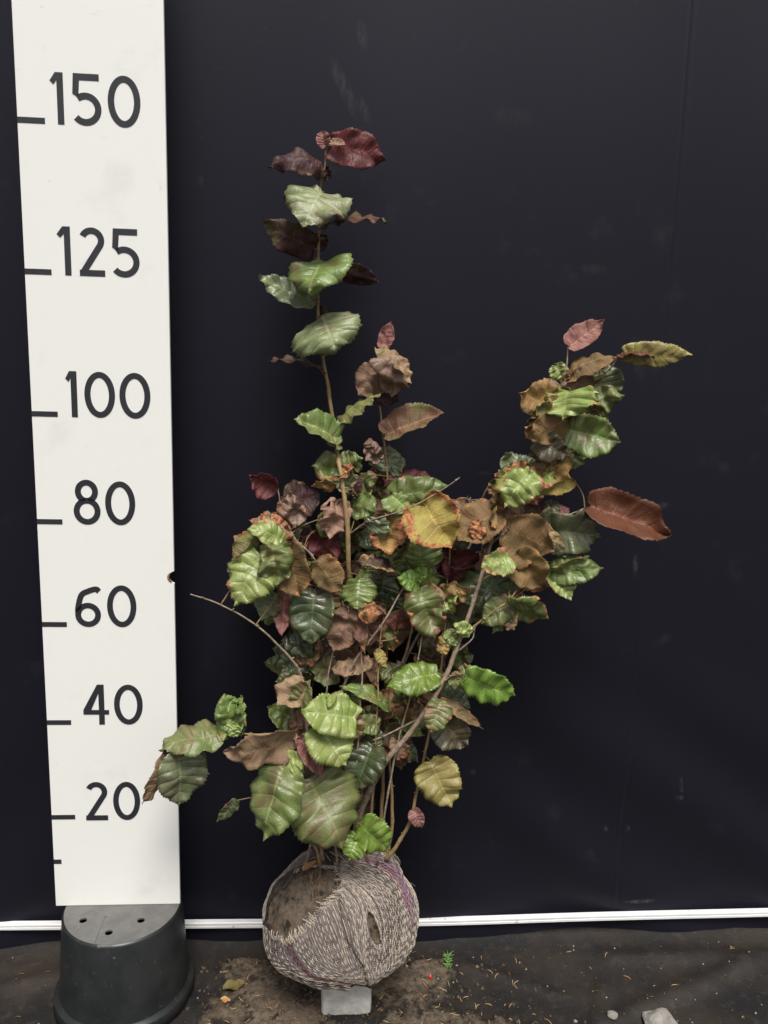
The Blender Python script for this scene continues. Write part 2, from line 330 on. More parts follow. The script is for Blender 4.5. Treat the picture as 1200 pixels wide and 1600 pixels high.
# ---- white rail holding the foot of the cloth
prof = [(0, -.0075), (0, .0075), (-.011, .0075), (-.0125, .006), (-.0125, .002), (-.0115, .0014), (-.0115, -.0006), (-.0125, -.0012), (-.0125, -.006), (-.011, -.0075)]
RP = [at(u, v, .125) for u, v in ((-420, 1449), (20, 1446.5), (300, 1444), (650, 1440.5), (920, 1432.5), (1190, 1426), (1600, 1416))]
RP = catmull(RP, 8); V = []; F = []; n = len(prof)
for p in RP:
    for a, b in prof: V.append((p[0], .131+a, p[2]+b))
for i in range(len(RP)-1):
    for k in range(n): F.append((i*n+k, i*n+(k+1) % n, (i+1)*n+(k+1) % n, (i+1)*n+k))
F += [tuple(range(n)), tuple((len(RP)-1)*n+k for k in range(n-1, -1, -1))]
o = fix(mesh('rail', V, F, M['rail'], smooth=False)); tag(o, 'thin white grooved rail running along the foot of the black cloth', 'rail')

# ================================================================== MEASURING BOARD
BT = .008
def cut(o, cutters):
    for c in cutters:
        m = o.modifiers.new('b', 'BOOLEAN'); m.operation = 'DIFFERENCE'; m.object = c; m.solver = 'EXACT'
    dg = bpy.context.evaluated_depsgraph_get(); me = bpy.data.meshes.new_from_object(o.evaluated_get(dg), depsgraph=dg)
    o.modifiers.clear(); old = o.data; o.data = me; bpy.data.meshes.remove(old)
    for c in cutters: d = c.data; bpy.data.objects.remove(c); bpy.data.meshes.remove(d)
def cyl(p, axis, r, h, n=24):
    a = np.array(axis, float); return tube([np.array(p)-a*h/2, np.array(p)+a*h/2], r, n)
board = empty('measuring_board', (.125, .004, 0))
tag(board, 'tall white measuring board with dark centimetre numerals standing on the upturned pot', 'ruler')
V, F = box(0, .25, 0, BT, 0, 2.0)
pan = fix(mesh('panel', V, F, M['board'], board, (.125, .004, 0), smooth=False), .0012, 2)
cc = fix(mesh('cutter', *cyl((.2525, .01, .695), (0, 1, 0), .0125, .1), M['chip'], None, smooth=False))
cc.location -= Vector((0, 0, 0))
bpy.context.view_layer.update()
cut(pan, [cc])
# raw fibreboard showing in the bite out of the edge
th = np.linspace(R(128), R(236), 14); V = []; F = []
for t_ in th:
    for yy in (-.0006, BT-.002): V.append((.2525+.0123*math.cos(t_), yy, .695+.0123*math.sin(t_)))
for t_ in th:
    V.append((.2525+(.0123+.0032*math.sin((t_-th[0])/(th[-1]-th[0])*math.pi)**.6)*math.cos(t_), -.0006, .695+(.0123+.0032*math.sin((t_-th[0])/(th[-1]-th[0])*math.pi)**.6)*math.sin(t_)))
for i in range(13): F.append((2*i, 2*i+1, 2*i+3, 2*i+2)); F.append((28+i, 28+i+1, 2*i+2, 2*i))
mesh('chipped_edge', V, F, M['chip'], board, (.2525, 0, .695))['label'] = 'raw tan fibreboard where the edge is chipped'
SW = .0108
def stroke(P, wd=SW, closed=False):
    P = np.array(P, float); n = len(P)
    T = (np.roll(P, -1, 0)-np.roll(P, 1, 0)) if closed else np.gradient(P, axis=0)
    T /= np.linalg.norm(T, axis=1, keepdims=True); N = np.stack([-T[:, 1], T[:, 0]], 1)
    A = P+N*wd/2; Bq = P-N*wd/2; out = []
    for i in range(n if closed else n-1):
        j = (i+1) % n; out.append([A[i], A[j], Bq[j], Bq[i]])
    return out
def poly_solid(quads, y0=-.0006, y1=.0004):
    V = []; F = []
    for iq, q in enumerate(quads):
        yy = y0-.00012*(iq % 2 if len(quads) > 8 else iq)
        o = len(V); k = len(q); V += [(p[0], yy, p[1]) for p in q]+[(p[0], y1, p[1]) for p in q]
        F.append(tuple(o+i for i in range(k)))
        for i in range(k): F.append((o+i, o+(i+1) % k, o+k+(i+1) % k, o+k+i))
    return V, F
def ell(cx, cy, rx, ry, a0, a1, n=36):
    return [(cx+rx*math.cos(R(a)), cy+ry*math.sin(R(a))) for a in np.linspace(a0, a1, n)]
H = .083; h2 = SW/2
def digit(d, x0, x1, z0):
    wd = x1-x0; cx = (x0+x1)/2
    if d == '0':
        return stroke(ell(cx, z0+H/2, wd/2-h2, H/2-h2, 0, 360, 60)[:-1], closed=True)
    if d == '1':
        return [[(x1-SW, z0), (x1, z0), (x1, z0+H), (x1-SW, z0+H)], [(x1-SW, z0+H), (x1-SW-.002, z0+H), (x0, z0+H-.0135), (x0+.006, z0+H-.0195), (x1-SW, z0+H-.0125)]]
    if d == '2':
        r = wd/2-h2; top = z0+H-h2-r
        return stroke(ell(cx, top, r, r, 155, -38, 30)+[(x0+.0075, z0+.0085)])+[[(x0, z0), (x1, z0), (x1, z0+SW), (x0, z0+SW)]]
    if d == '4':
        return [[(x1-.0195, z0), (x1-.0195+SW, z0), (x1-.0195+SW, z0+H), (x1-.0195, z0+H)], [(x0, z0+.021), (x1, z0+.021), (x1, z0+.0305), (x0, z0+.0305)], [(x0, z0+.021), (x0+.013, z0+.026), (x1-.0195+.001, z0+H-.016), (x1-.0195, z0+H), (x1-.0195-.002, z0+H), (x0, z0+.031)]]
    if d == '5':
        r = .0265-h2; cy = z0+r+h2; cx5 = x1-r-h2
        return [[(x0+.002, z0+H-SW), (x1-.003, z0+H-SW), (x1-.003, z0+H), (x0+.002, z0+H)], [(x0, z0+.0505), (x0+SW-.001, z0+.0445), (x0+.002+SW, z0+H), (x0+.002, z0+H)]]+stroke(ell(cx5, cy, r, r, 128, -140, 40))
    if d == '6':
        r = min(.0265, wd/2)-h2; cy = z0+r+h2
        return stroke(ell(cx, cy, wd/2-h2, r, 0, 360, 50)[:-1], closed=True)+stroke(catmull([(x0+h2, cy), (x0+h2+.0008, cy+.016), (x0+.013, z0+H*.76), (x0+.026, z0+H-.012), (x1-.008, z0+H-.008), (x1-.002, z0+H-.0125)], 8))
    if d == '8':
        return stroke(ell(cx, z0+.0255, wd/2-h2, .0255-h2, 0, 360, 50)[:-1], closed=True)+stroke(ell(cx, z0+H-.0215+.001, wd/2-h2-.0035, .0215-h2+.001, 0, 360, 50)[:-1], closed=True)
SPEC = {150: [('1', .057, .079), ('5', .094, .142), ('0', .153, .208)], 125: [('1', .058, .081), ('2', .0955, .1395), ('5', .153, .2)], 100: [('1', .0625, .0825), ('0', .0955, .15), ('0', .158, .2135)],
        80: [('8', .068, .117), ('0', .126, .181)], 60: [('6', .063, .111), ('0', .123, .178)], 40: [('4', .071, .120), ('0', .130, .185)], 20: [('2', .068, .111), ('0', .122, .175)]}
for num, ds in SPEC.items():
    for d, a, b in ds:
        z0 = num/100-.0045 - (.005 if num == 20 else 0)
        fix(mesh('numeral', *poly_solid(digit(d, a, b, z0)), M['ink'], board, ((a+b)/2, 0, z0), smooth=False))
for num in (10, 20, 40, 60, 80, 100, 125, 150):
    z = num/100-(.002 if num == 20 else 0); x1 = .0155 if num == 10 else .0465
    V, F = box(.0002, x1, -.0006, .0004, z-.0048, z+.0048); fix(mesh('tick_mark', V, F, M['ink'], board, (0, 0, z), smooth=False))

# ================================================================== UPTURNED POT
PX, PY = .135, 0.0
pot = empty('upturned_pot', (PX, PY, FLOOR)); tag(pot, 'upturned black plastic plant pot under the white measuring board', 'pot')
outer = [(.1135, -.0007), (.1165, -.0025), (.118, -.006), (.1285, -.166), (.129, -.170), (.1375, -.172), (.139, -.175), (.1405, -.198), (.139, -.1985)]
inner = [(.136, -.1985), (.135, -.178), (.126, -.172), (.1155, -.008), (.1115, -.0035)]
def lathe(pr, n=72, c=(PX, PY)):
    V = []; F = []
    for r_, z in pr:
        for k in range(n): a = 2*math.pi*k/n; V.append((c[0]+r_*math.cos(a), c[1]+r_*math.sin(a), z))
    for i in range(len(pr)-1):
        for k in range(n): F.append((i*n+k, i*n+(k+1) % n, (i+1)*n+(k+1) % n, (i+1)*n+k))
    return V, F, n
V, F, n = lathe(outer+inner); body = fix(mesh('body', V, F, M['pot'], pot, (PX, PY, FLOOR)))
V, F, n = lathe([(.1136, -.0036), (.1136, -.0002)]); F = F+[tuple(range(n-1, -1, -1)), tuple(n+k for k in range(n))]
base = fix(mesh('base_plate', V, F, M['pottop'], pot, (PX, PY, -.002), smooth=False))
cs = []
for (hx, hy, rr) in ((.068, -.044, .0075), (.182, -.047, .0075), (.128, -.080, .0075), (.07, .05, .0075), (.19, .05, .0075)):
    cs.append(fix(mesh('c', *cyl((hx, hy, 0), (0, 0, 1), rr, .05, 20), M['dark'], None, smooth=False)))
Vg = [(x, y, z) for z in (-.0016, .01) for x, y in ((.1075, -.034), (.1125, -.034), (.1165, -.125), (.1095, -.125))]
cs.append(fix(mesh('c', Vg, [(0, 1, 2, 3), (4, 5, 6, 7), (0, 1, 5, 4), (1, 2, 6, 5), (2, 3, 7, 6), (3, 0, 4, 7)], M['dark'], None, smooth=False)))
bpy.context.view_layer.update(); cut(base, cs)
V, F = box(.1155, .143, -.1165, -.1085, -.006, -.0009); fix(mesh('rim_tab', V, F, M['pottop'], pot, (.129, -.112, -.003), smooth=False), .0008)

# ================================================================== STONE BLOCK
P0 = at(501, 1576, -.082); P1 = at(580, 1576, -.082)
bm = bmesh.new(); bmesh.ops.create_cube(bm, size=1)
bmesh.ops.bevel(bm, geom=bm.edges[:], offset=.09, segments=3, affect='EDGES', profile=.5)
bmesh.ops.subdivide_edges(bm, edges=bm.edges[:], cuts=3, use_grid_fill=True)
bx_, bz0, bz1 = (P0[0]+P1[0])/2, FLOOR-.004, -.112
for v in bm.verts:
    v.co = Vector((bx_+v.co.x*(P1[0]-P0[0]), -.082+.06+v.co.y*.12, (bz0+bz1)/2+v.co.z*(bz1-bz0)))
    d = .003*nz(v.co.x, v.co.y, v.co.z, 30)+.0015*nz(v.co.x, v.co.y, v.co.z, 90); v.co += Vector((d, d*.8, d*.7))
me = bpy.data.meshes.new('concrete_block'); bm.to_mesh(me); bm.free(); me.materials.append(M['concrete'])
me.polygons.foreach_set('use_smooth', [True]*len(me.polygons))
tag((o := bpy.data.objects.new('concrete_block', me)), 'rough pale concrete block propping up the wrapped root ball', 'block'); col.objects.link(o)

# ================================================================== SHRUB
BC = at(531, 1436, -.035); BA, BB, BCz = .158, .135, .1345
shrub = empty('shrub', (BC[0], BC[1], bz1)); tag(shrub, 'hazel shrub with green, purple and scorched brown leaves and a sacking-wrapped root ball', 'shrub')
SIL = np.array([(0, 1.0), (37, 1.04), (45, 1.08), (57, 1.10), (65, 1.10), (75, 1.05), (90, 1.0), (110, 1.09), (122, 1.06), (140, .98), (165, .99), (182, 1.0), (209, 1.0), (228, .93), (254, .81), (272, .79), (290, .85), (312, .92), (336, .98), (360, 1.0)])
KN = (.34, -.93); WRAPZ = (-.75, -.45, .0, .5, .93); WRAPX = (-.02, .04, .27, .36, .34)
def ball_pt(d, k=1.0):
    """surface point of the lumpy ball for unit direction d (ellipsoid space)"""
    ph = math.degrees(math.atan2(d[2], d[0])) % 360
    f = 1+(np.interp(ph, SIL[:, 0], SIL[:, 1])-1)*(1-d[1]**2)
    f += .036*nz(d[0], d[1], d[2], 2.3)+.018*nz(d[0]+5, d[1], d[2], 5)
    if d[1] < .2:
        fade = min(1, (.2-d[1])/.4)
        a_ = math.atan2(d[0]-KN[0], d[2]-KN[1]); r_ = math.hypot(d[0]-KN[0], d[2]-KN[1])       # pleats drawn into the knot
        f += fade*.034*math.cos(8*a_+2.5*nz(d[0], d[1], d[2], 3))*math.exp(-((r_-.32)/.26)**2)-fade*.03*math.exp(-(r_/.12)**2)
        xe = np.interp(-d[2], WRAPZ, WRAPX)-d[0]                                                  # the wrap lapped over from the right
        if xe < 0: f += fade*.045*math.exp(xe/.35)*min(1, -xe/.02)
        else: f -= fade*.012*math.exp(-xe/.08)
    f *= k; return np.array([BC[0]+BA*d[0]*f, BC[1]+BB*d[1]*f, BC[2]+BCz*d[2]*f])
def ball_dir(px, py):
    """direction on the ball's near side under a measured photo position"""
    sc = np.array([BA, BB, BCz]); tx, ty = px, py
    for it in range(7):
        d = fw+(tx-600)/FPX*rt-(ty-800)/FPX*up
        o_ = (CAM-BC)/sc; dd = d/sc; dd /= np.linalg.norm(dd); b = o_@dd
        ds = b*b-(o_@o_-1)
        p = o_+(-b-math.sqrt(ds) if ds > 0 else -b)*dd; p /= np.linalg.norm(p)
        e = pix(ball_pt(p)); tx += .7*(px-e[0]); ty += .7*(py-e[1])
    return p
def inpoly(x, y, P):
    c = False; j = len(P)-1
    for i in range(len(P)):
        if (P[i][1] > y) != (P[j][1] > y) and x < (P[j][0]-P[i][0])*(y-P[i][1])/(P[j][1]-P[i][1])+P[i][0]: c = not c
        j = i
    return c
OPEN = [(436, 1378), (460, 1364), (490, 1357), (518, 1360), (534, 1378), (524, 1398), (507, 1414), (482, 1438), (463, 1460), (446, 1468), (428, 1460), (415, 1440), (418, 1412), (426, 1390)]
HOLE = [(575, 1424), (583, 1430), (592, 1453), (596, 1474), (588, 1477), (578, 1462), (573, 1440)]
OPEN_D = [ball_dir(*p) for p in OPEN]; HOLE_D = [ball_dir(*p) for p in HOLE]
def flat(d): return (d[0], d[2])
OPEN_F = [flat(d) for d in OPEN_D]; HOLE_F = [flat(d) for d in HOLE_D]
bm = bmesh.new(); bmesh.ops.create_icosphere(bm, subdivisions=6, radius=1)
dirs = [np.array(v.co.normalized()) for v in bm.verts]
Fall = [tuple(v.index for v in f.verts) for f in bm.faces]; bm.free()
soilV = []
for d in dirs:
    k = .972+.012*nz(*d, 9)+.008*nz(*d, 24)+.005*nz(*d, 50)
    if d[1] < 0 and inpoly(d[0], d[2], OPEN_F): k -= .022
    if d[1] < 0 and inpoly(d[0], d[2], HOLE_F): k -= .05
    soilV.append(ball_pt(d, k))
ball = mesh('root_ball', soilV, Fall, M['ballsoil'], shrub, BC); ball['label'] = 'dark soil root ball showing through the torn sacking'
shellV = [ball_pt(d, 1.0+.006*math.sin(14*d[0]+9*d[2]+3*nz(*d, 3))*max(0, -d[1])) for d in dirs]
keep = []
for f in Fall:
    c = sum(dirs[i] for i in f)/3
    if c[1] < 0 and (inpoly(c[0], c[2], OPEN_F) or inpoly(c[0], c[2], HOLE_F)): continue
    keep.append(f)
used = sorted({i for f in keep for i in f}); mp = {i: k for k, i in enumerate(used)}
mesh('sacking', [shellV[i] for i in used], [tuple(mp[i] for i in f) for f in keep], M['burlap'], ball, BC)
# woven threads: guide lines measured on the cloth, threads interpolated between them
GD = [[(409, 1450), (413, 1494), (436, 1523), (482, 1541), (552, 1546)], [(413, 1446), (418, 1488), (440, 1515), (485, 1530), (548, 1537)], [(447, 1466), (455, 1495), (477, 1520), (520, 1533), (560, 1538)], [(474, 1443), (480, 1475), (500, 1510), (535, 1528), (567, 1538)],
      [(500, 1418), (514, 1460), (530, 1500), (550, 1525), (570, 1538)], [(527, 1392), (546, 1430), (557, 1480), (565, 1515), (572, 1538)], [(534, 1374), (562, 1405), (571, 1450), (572, 1500), (574, 1538)],
      [(522, 1357), (575, 1390), (601, 1440), (598, 1500), (577, 1538)], [(522, 1348), (600, 1382), (628, 1440), (615, 1500), (582, 1537)], [(560, 1340), (628, 1372), (645, 1430), (633, 1490), (590, 1535)], [(600, 1333), (643, 1358), (653, 1420), (645, 1482), (602, 1532)], [(622, 1334), (655, 1362), (660, 1420), (655, 1480), (620, 1526)]]
NG = len(GD)-1.01
NT_ = 46
GD3 = np.array([catmull([ball_dir(*p) for p in g], 12) for g in GD])       # guides x samples x 3
GD3 /= np.linalg.norm(GD3, axis=2, keepdims=True)
def thread_dir(g, t):                # g in 0..10, t in 0..1
    a = GD3[:, :, :]; gi = min(int(g), len(GD)-2); fg = g-gi; m_ = a.shape[1]-1; ti = min(int(t*m_), m_-1); ft = t*m_-ti
    d = (a[gi, ti]*(1-fg)+a[gi+1, ti]*fg)*(1-ft)+(a[gi, ti+1]*(1-fg)+a[gi+1, ti+1]*fg)*ft
    return d/np.linalg.norm(d)
acc = Acc()
mats_t = [M['thread'], M['crossthread'], M['magenta'], M['violet'], M['darkred']]
def blocked(d): return inpoly(d[0], d[2], OPEN_F) or inpoly(d[0], d[2], HOLE_F)
gvals = np.concatenate([np.arange(.05, 6, .118), np.arange(6, 11, .096)])
for i, g in enumerate(gvals):
    m_ = 0
    if 8.45 < g < 8.9: m_ = 2 if rng.random() < .75 else 3
    elif 8.9 <= g < 9.2: m_ = 3 if rng.random() < .5 else 0
    elif 2.05 < g < 2.3: m_ = 4
    elif rng.random() < .12: m_ = 1
    jit = rng.normal(0, .02); ts = np.linspace(0 if rng.random() < .8 else .02, .995, 110)
    freq = rng.uniform(22, 26) if g < 6 else rng.uniform(32, 38); ph = (i % 2)*math.pi+rng.normal(0, .5)
    P = []; rr = rng.uniform(.0007, .0011)
    for t_ in ts:
        gg = min(NG, max(0, g+jit+.03*math.sin(t_*9+i))); d = thread_dir(gg, t_)
        bl = blocked(d)
        if bl and t_ > .05:
            if len(P) > 4: acc.add(tube(P, rr, 4), m_)
            P = []; continue
        if m_ in (2, 3) and t_ > .5+.1*math.sin(i*7):
            if len(P) > 4: acc.add(tube(P, rr, 4), m_)
            P = P[-1:]; m_ = 0
        wav = math.sin(t_*freq*2*math.pi*.5+ph)
        off = .002+.0085*wav*min(1, t_*8+.3)+(.006 if m_ in (2, 3, 4) else 0)
        if t_ < .04: off += .004*(1-t_/.04)*rng.uniform(.3, 1.2)
        P.append(ball_pt(d, 1+off))
    if len(P) > 4: acc.add(tube(P, rr, 4), m_)
for g in np.arange(.1, 10.9, .095):          # fine grey warp between the cream yarns
    P = []; jit = rng.normal(0, .03)
    for t_ in np.linspace(.0, .99, 70):
        d = thread_dir(min(NG, max(0, g+jit+.03*math.sin(t_*11+g*5))), t_)
        if blocked(d):
            if len(P) > 4: acc.add(tube(P, .0005, 3), 1)
            P = []; continue
        P.append(ball_pt(d, 1.0045+.003*math.sin(t_*150+g*60)))
    if len(P) > 4: acc.add(tube(P, .0005, 3), 1)
FLAP = np.array([catmull([ball_dir(*p) for p in g], 10) for g in ([(496, 1340), (468, 1352), (438, 1372), (420, 1402), (413, 1438)], [(484, 1324), (452, 1344), (424, 1376), (409, 1410), (406, 1446)])])
for q in np.linspace(0, 1, 13):               # the strip of cloth behind the opening
    m_ = FLAP[0]*(1-q)+FLAP[1]*q; acc.add(tube([ball_pt(e/np.linalg.norm(e), 1.004+.004*math.sin(i*1.3+q*40)) for i, e in enumerate(m_)], .0006, 4), 0 if int(q*12) % 3 == 0 else 1)
for i in range(0, FLAP.shape[1]):
    acc.add(tube([ball_pt((e := FLAP[0][i]*(1-q)+FLAP[1][i]*q)/np.linalg.norm(e), 1.005) for q in np.linspace(-.1, 1.2, 8)], .0005, 3), 1)
for t_ in np.arange(.02, .97, .015):
    P = []
    for g in np.linspace(0, NG, 140):
        d = thread_dir(g, min(.995, t_+.008*math.sin(g*3+t_*40)))
        if blocked(d):
            if len(P) > 4: acc.add(tube(P, .0006, 3), 1)
            P = []; continue
        P.append(ball_pt(d, 1+.0062+.002*math.sin(g*26+t_*90)))
    if len(P) > 4: acc.add(tube(P, .0006, 3), 1)
# frayed ends curling over the lip of the opening and the torn hole
lip = catmull([ball_dir(*p) for p in ((425, 1462), (446, 1470), (464, 1461), (484, 1439), (508, 1415), (526, 1398), (535, 1378), (520, 1359), (492, 1356), (462, 1363))], 14)
for i, d in enumerate(lip):
    for q in range(1):
        d0 = d+rng.normal(0, .012, 3); c_ = np.mean(OPEN_D, 0); inn = (c_-d)/np.linalg.norm(c_-d)
        ln = rng.uniform(.02, .1) if i < 90 else rng.uniform(.01, .04)
        side = np.cross(d, inn)*rng.normal(.25, .3)
        P = [ball_pt((e := d0-inn*.06*(1-s_)+(inn+side)*ln*s_**1.1)/np.linalg.norm(e), 1.004+.035*math.sin(s_*2.4)*rng.uniform(.5, 1)) for s_ in np.linspace(0, 1, 7)]
        acc.add(tube(P, rng.uniform(.0005, .0009), 4), 0 if rng.random() < .75 else 1)
hd = catmull(HOLE_D+[HOLE_D[0]], 6)
for ofs in (.004, .03):
    c_ = np.mean(HOLE_D, 0); P = [ball_pt((e := d+(d-c_)*ofs*12*.5)/np.linalg.norm(e), 1.008+.006*nz(*d, 40)) for d in hd]; acc.add(tube(P, .0006, 4), 0 if ofs > .01 else 1)
for i in range(46):          # crown fringe round the stems
    px = rng.uniform(515, 640); py = 1347-.05*(px-515)+rng.normal(0, 3)
    d0 = ball_dir(px, py); sw = rng.uniform(-14, 6); P = []
    for s_ in np.linspace(0, 1, 7):
        d = ball_dir(px+sw*s_-6*math.sin(s_*2), py-rng.uniform(10, 13)*s_); P.append(ball_pt(d, 1.008+.05*math.sin(s_*2.8)))
    acc.add(tube(P, rng.uniform(.0005, .0008), 4), 0 if rng.random() < .6 else 1)
for i in range(26):          # loose hairs on the outline
    px, py = (rng.uniform(400, 660), rng.uniform(1380, 1535)); d = ball_dir(px, py)
    if blocked(d): continue
    e = d+rng.normal(0, .06, 3); f_ = e+rng.normal(0, .06, 3); P = catmull([ball_pt(d, 1.0), ball_pt(e/np.linalg.norm(e), 1.03), ball_pt(f_/np.linalg.norm(f_), 1.02+.04*rng.random())], 5)
    acc.add(tube(P, .0003, 3), 0)
o = mesh('weave_thread', acc.V, acc.F, mats_t, ball, BC, midx=acc.M); o['kind'] = 'stuff'
# fibrous roots in the opening and at the collar
acc = Acc()
for i in range(18):
    px, py = (rng.uniform(480, 525), rng.uniform(1362, 1400)) if i < 6 else (rng.uniform(478, 520), rng.uniform(1335, 1375))
    P = []; ang = rng.uniform(.8, 2.2)
    for s_ in np.linspace(0, 1, 8):
        P.append(ball_pt(ball_dir(px+math.cos(ang)*s_*16+1.2*math.sin(s_*5+i), py+math.sin(ang)*s_*26), 1.0+.02*math.sin(s_*3)))
    acc.add(tube(P, np.linspace(.0011, .0004, 8)*rng.uniform(.5, 1.2), 5))
o = mesh('root_fibre', acc.V, acc.F, M['root'], ball, BC); o['kind'] = 'stuff'

# ---- stems: photo position, depth (cm), base and tip radius (mm)
ST = [
 (((538, 1352, 2), (548, 1200, 2), (556, 1050, 3), (549, 950, 0), (545, 880, -4), (541, 800, -4.5), (531, 730, -3), (524, 690, 0), (518, 640, 1), (510, 590, 2), (501, 530, 2), (497, 470, 2), (498, 400, 3), (500, 330, 3), (501, 290, 3), (508, 255, 3), (509, 226, 3)), 6.5, 1.6, 'twig'),
 (((585, 1352, 3), (596, 1270, 3), (600, 1150, 4), (604, 1000, 4), (606, 860, 4), (606, 765, 4), (601, 700, 4), (594, 640, 4), (592, 580, 4), (597, 530, 4)), 4.5, 1.2, 'twig'),
 (((545, 1350, -3), (566, 1262, -6), (600, 1195, -8), (648, 1135, -9), (690, 1070, -10), (715, 1010, -9), (738, 945, -8), (755, 890, -7), (768, 845, -6), (780, 800, -5), (808, 745, -4), (838, 692, -3), (866, 630, -3), (882, 585, -3), (888, 545, -3)), 6.8, 1.3, 'bark'),
 (((505, 1350, -4), (490, 1240, -6), (478, 1130, -6), (472, 1062, -6), (455, 1030, -7), (428, 1002, -8), (398, 975, -9), (345, 945, -9), (297, 928, -9)), 4.0, 1.1, 'bark'),
 (((604, 1342, -4), (622, 1318, -5), (640, 1285, -6), (650, 1245, -6), (657, 1210, -5), (668, 1155, -4), (684, 1075, -2), (693, 1000, -1), (698, 920, -1), (704, 850, 0)), 4.5, 1.4, 'twig'),
 (((598, 1350, 0), (612, 1297, -1), (611, 1220, -1), (606, 1152, 0), (612, 1080, 1), (640, 1000, 2), (655, 915, 0), (672, 870, -2), (700, 800, -1)), 4.2, 1.2, 'twig'),
 (((541, 838, -2), (575, 815, -5), (634, 796, -8), (680, 772, -8), (718, 746, -7)), 1.8, .8, 'bark'),
 (((498, 1352, 1), (470, 1210, 0), (458, 1110, 0), (470, 1050, 0), (492, 980, -1), (506, 915, -2), (488, 870, -3), (463, 845, -4), (448, 815, -3), (440, 795, -2), (434, 765, -2)), 5.0, 1.2, 'bark'),
 (((545, 1350, -1), (530, 1200, -3), (527, 1110, -5), (540, 1065, -6), (556, 1030, -7), (590, 985, -7), (618, 940, -6), (640, 900, -5)), 4.2, 1.3, 'bark'),
 (((560, 1350, 3), (566, 1200, 3), (564, 1105, 2), (560, 1030, 1), (540, 960, 2), (520, 880, 3)), 4.5, 1.6, 'bark'),
 (((729, 988, -9), (755, 968, -10), (778, 950, -11), (795, 940, -11)), 2.6, 1.2, 'twig'),
 (((718, 1016, -9), (738, 998, -9), (742, 980, -8), (760, 960, -6)), 1.8, .9, 'bark'),
 (((574, 1350, 4), (590, 1180, 6), (630, 1040, 7), (690, 930, 7), (740, 840, 6), (755, 775, 3), (785, 738, 0), (800, 722, -2)), 4.5, 1.2, 'bark'),
 (((768, 848, -6), (800, 825, -7), (845, 815, -7), (885, 805, -6), (920, 792, -6)), 2.2, 1.0, 'bark'),
 (((500, 1350, -7), (470, 1230, -10), (462, 1180, -11), (440, 1150, -11), (400, 1148, -12), (362, 1146, -13), (340, 1152, -14), (280, 1172, -14), (262, 1176, -14)), 3.2, 1.0, 'twig'),
 (((878, 592, -3), (915, 600, -4), (945, 584, -5), (968, 557, -5)), 1.8, .9, 'twig'),
 (((478, 1352, -3), (488, 1300, -6), (492, 1240, -9), (480, 1200, -10), (462, 1182, -11)), 3.5, 1.4, 'bark'),
 (((660, 1120, -9), (630, 1135, -8), (600, 1150, -9), (583, 1157, -9)), 2.4, 1.0, 'bark'),
 (((676, 1092, -9.5), (700, 1060, -11), (715, 1054, -12), (728, 1055, -13)), 1.6, .9, 'twig'),
] + [
 (((575, 1352, -5), (584, 1200, -7), (590, 1100, -7), (592, 1020, -6), (600, 960, -5)), 2.6, 1.1, 'twig'),
 (((528, 1352, -6), (514, 1240, -8), (508, 1120, -7), (516, 1040, -7), (530, 985, -6)), 2.6, 1.1, 'bark'),
 (((590, 1350, -6), (603, 1260, -8), (622, 1160, -8), (640, 1090, -7), (655, 1020, -7), (662, 985, -6)), 2.4, 1.0, 'bark'),
 (((552, 1352, -7), (556, 1240, -9), (562, 1110, -8), (566, 1040, -8), (560, 985, -7)), 2.8, 1.1, 'bark'),
]
OUTL = catmull([(0, 0), (-.05, .22), (-.045, .5), (.05, .8), (.24, .98), (.45, 1.0), (.62, .9), (.76, .66), (.87, .37), (.94, .13), (1.0, .0)], 10)
OLEN = np.concatenate([[0], np.cumsum(np.linalg.norm(np.diff(OUTL*np.array([1, .45]), axis=0), axis=1))]); OLEN /= OLEN[-1]
samples = []
for pts, ra, rb, mk in ST:
    P3 = [at(u, v, d/100) for u, v, d in pts]
    P = catmull(P3, 9)
    P = P+np.array([[.0016*nz(p[0], p[1], p[2], 28), .0016*nz(p[1], p[2], p[0], 28), 0] for p in P])
    n = len(P); rad = (ra+(rb-ra)*np.linspace(0, 1, n)**.75)/1000
    rad = rad*(1+.12*np.array([nz(*p, 60) for p in P])); rad[::11] *= 1.22                      # nodes
    mesh('stem', *tube(P, rad, 9), M[mk], shrub, P[0])
    for a in range(n-1):
        if P[a][2] > .16:
            for q in (0, .5): samples.append(P[a]*(1-q)+P[a+1]*q)
# buds along the stems
samples = np.array(samples)
acc = Acc()
for i in range(150):
    p = samples[rng.integers(len(samples))]; d = rng.normal(0, 1, 3); d[2] = abs(d[2]); d /= np.linalg.norm(d)
    acc.add(tube([p, p+d*.003, p+d*.0055, p+d*.0075], [.0014, .0018, .0013, .0002], 5))
o = mesh('bud', acc.V, acc.F, M['bark'], shrub, BC); o['kind'] = 'stuff'

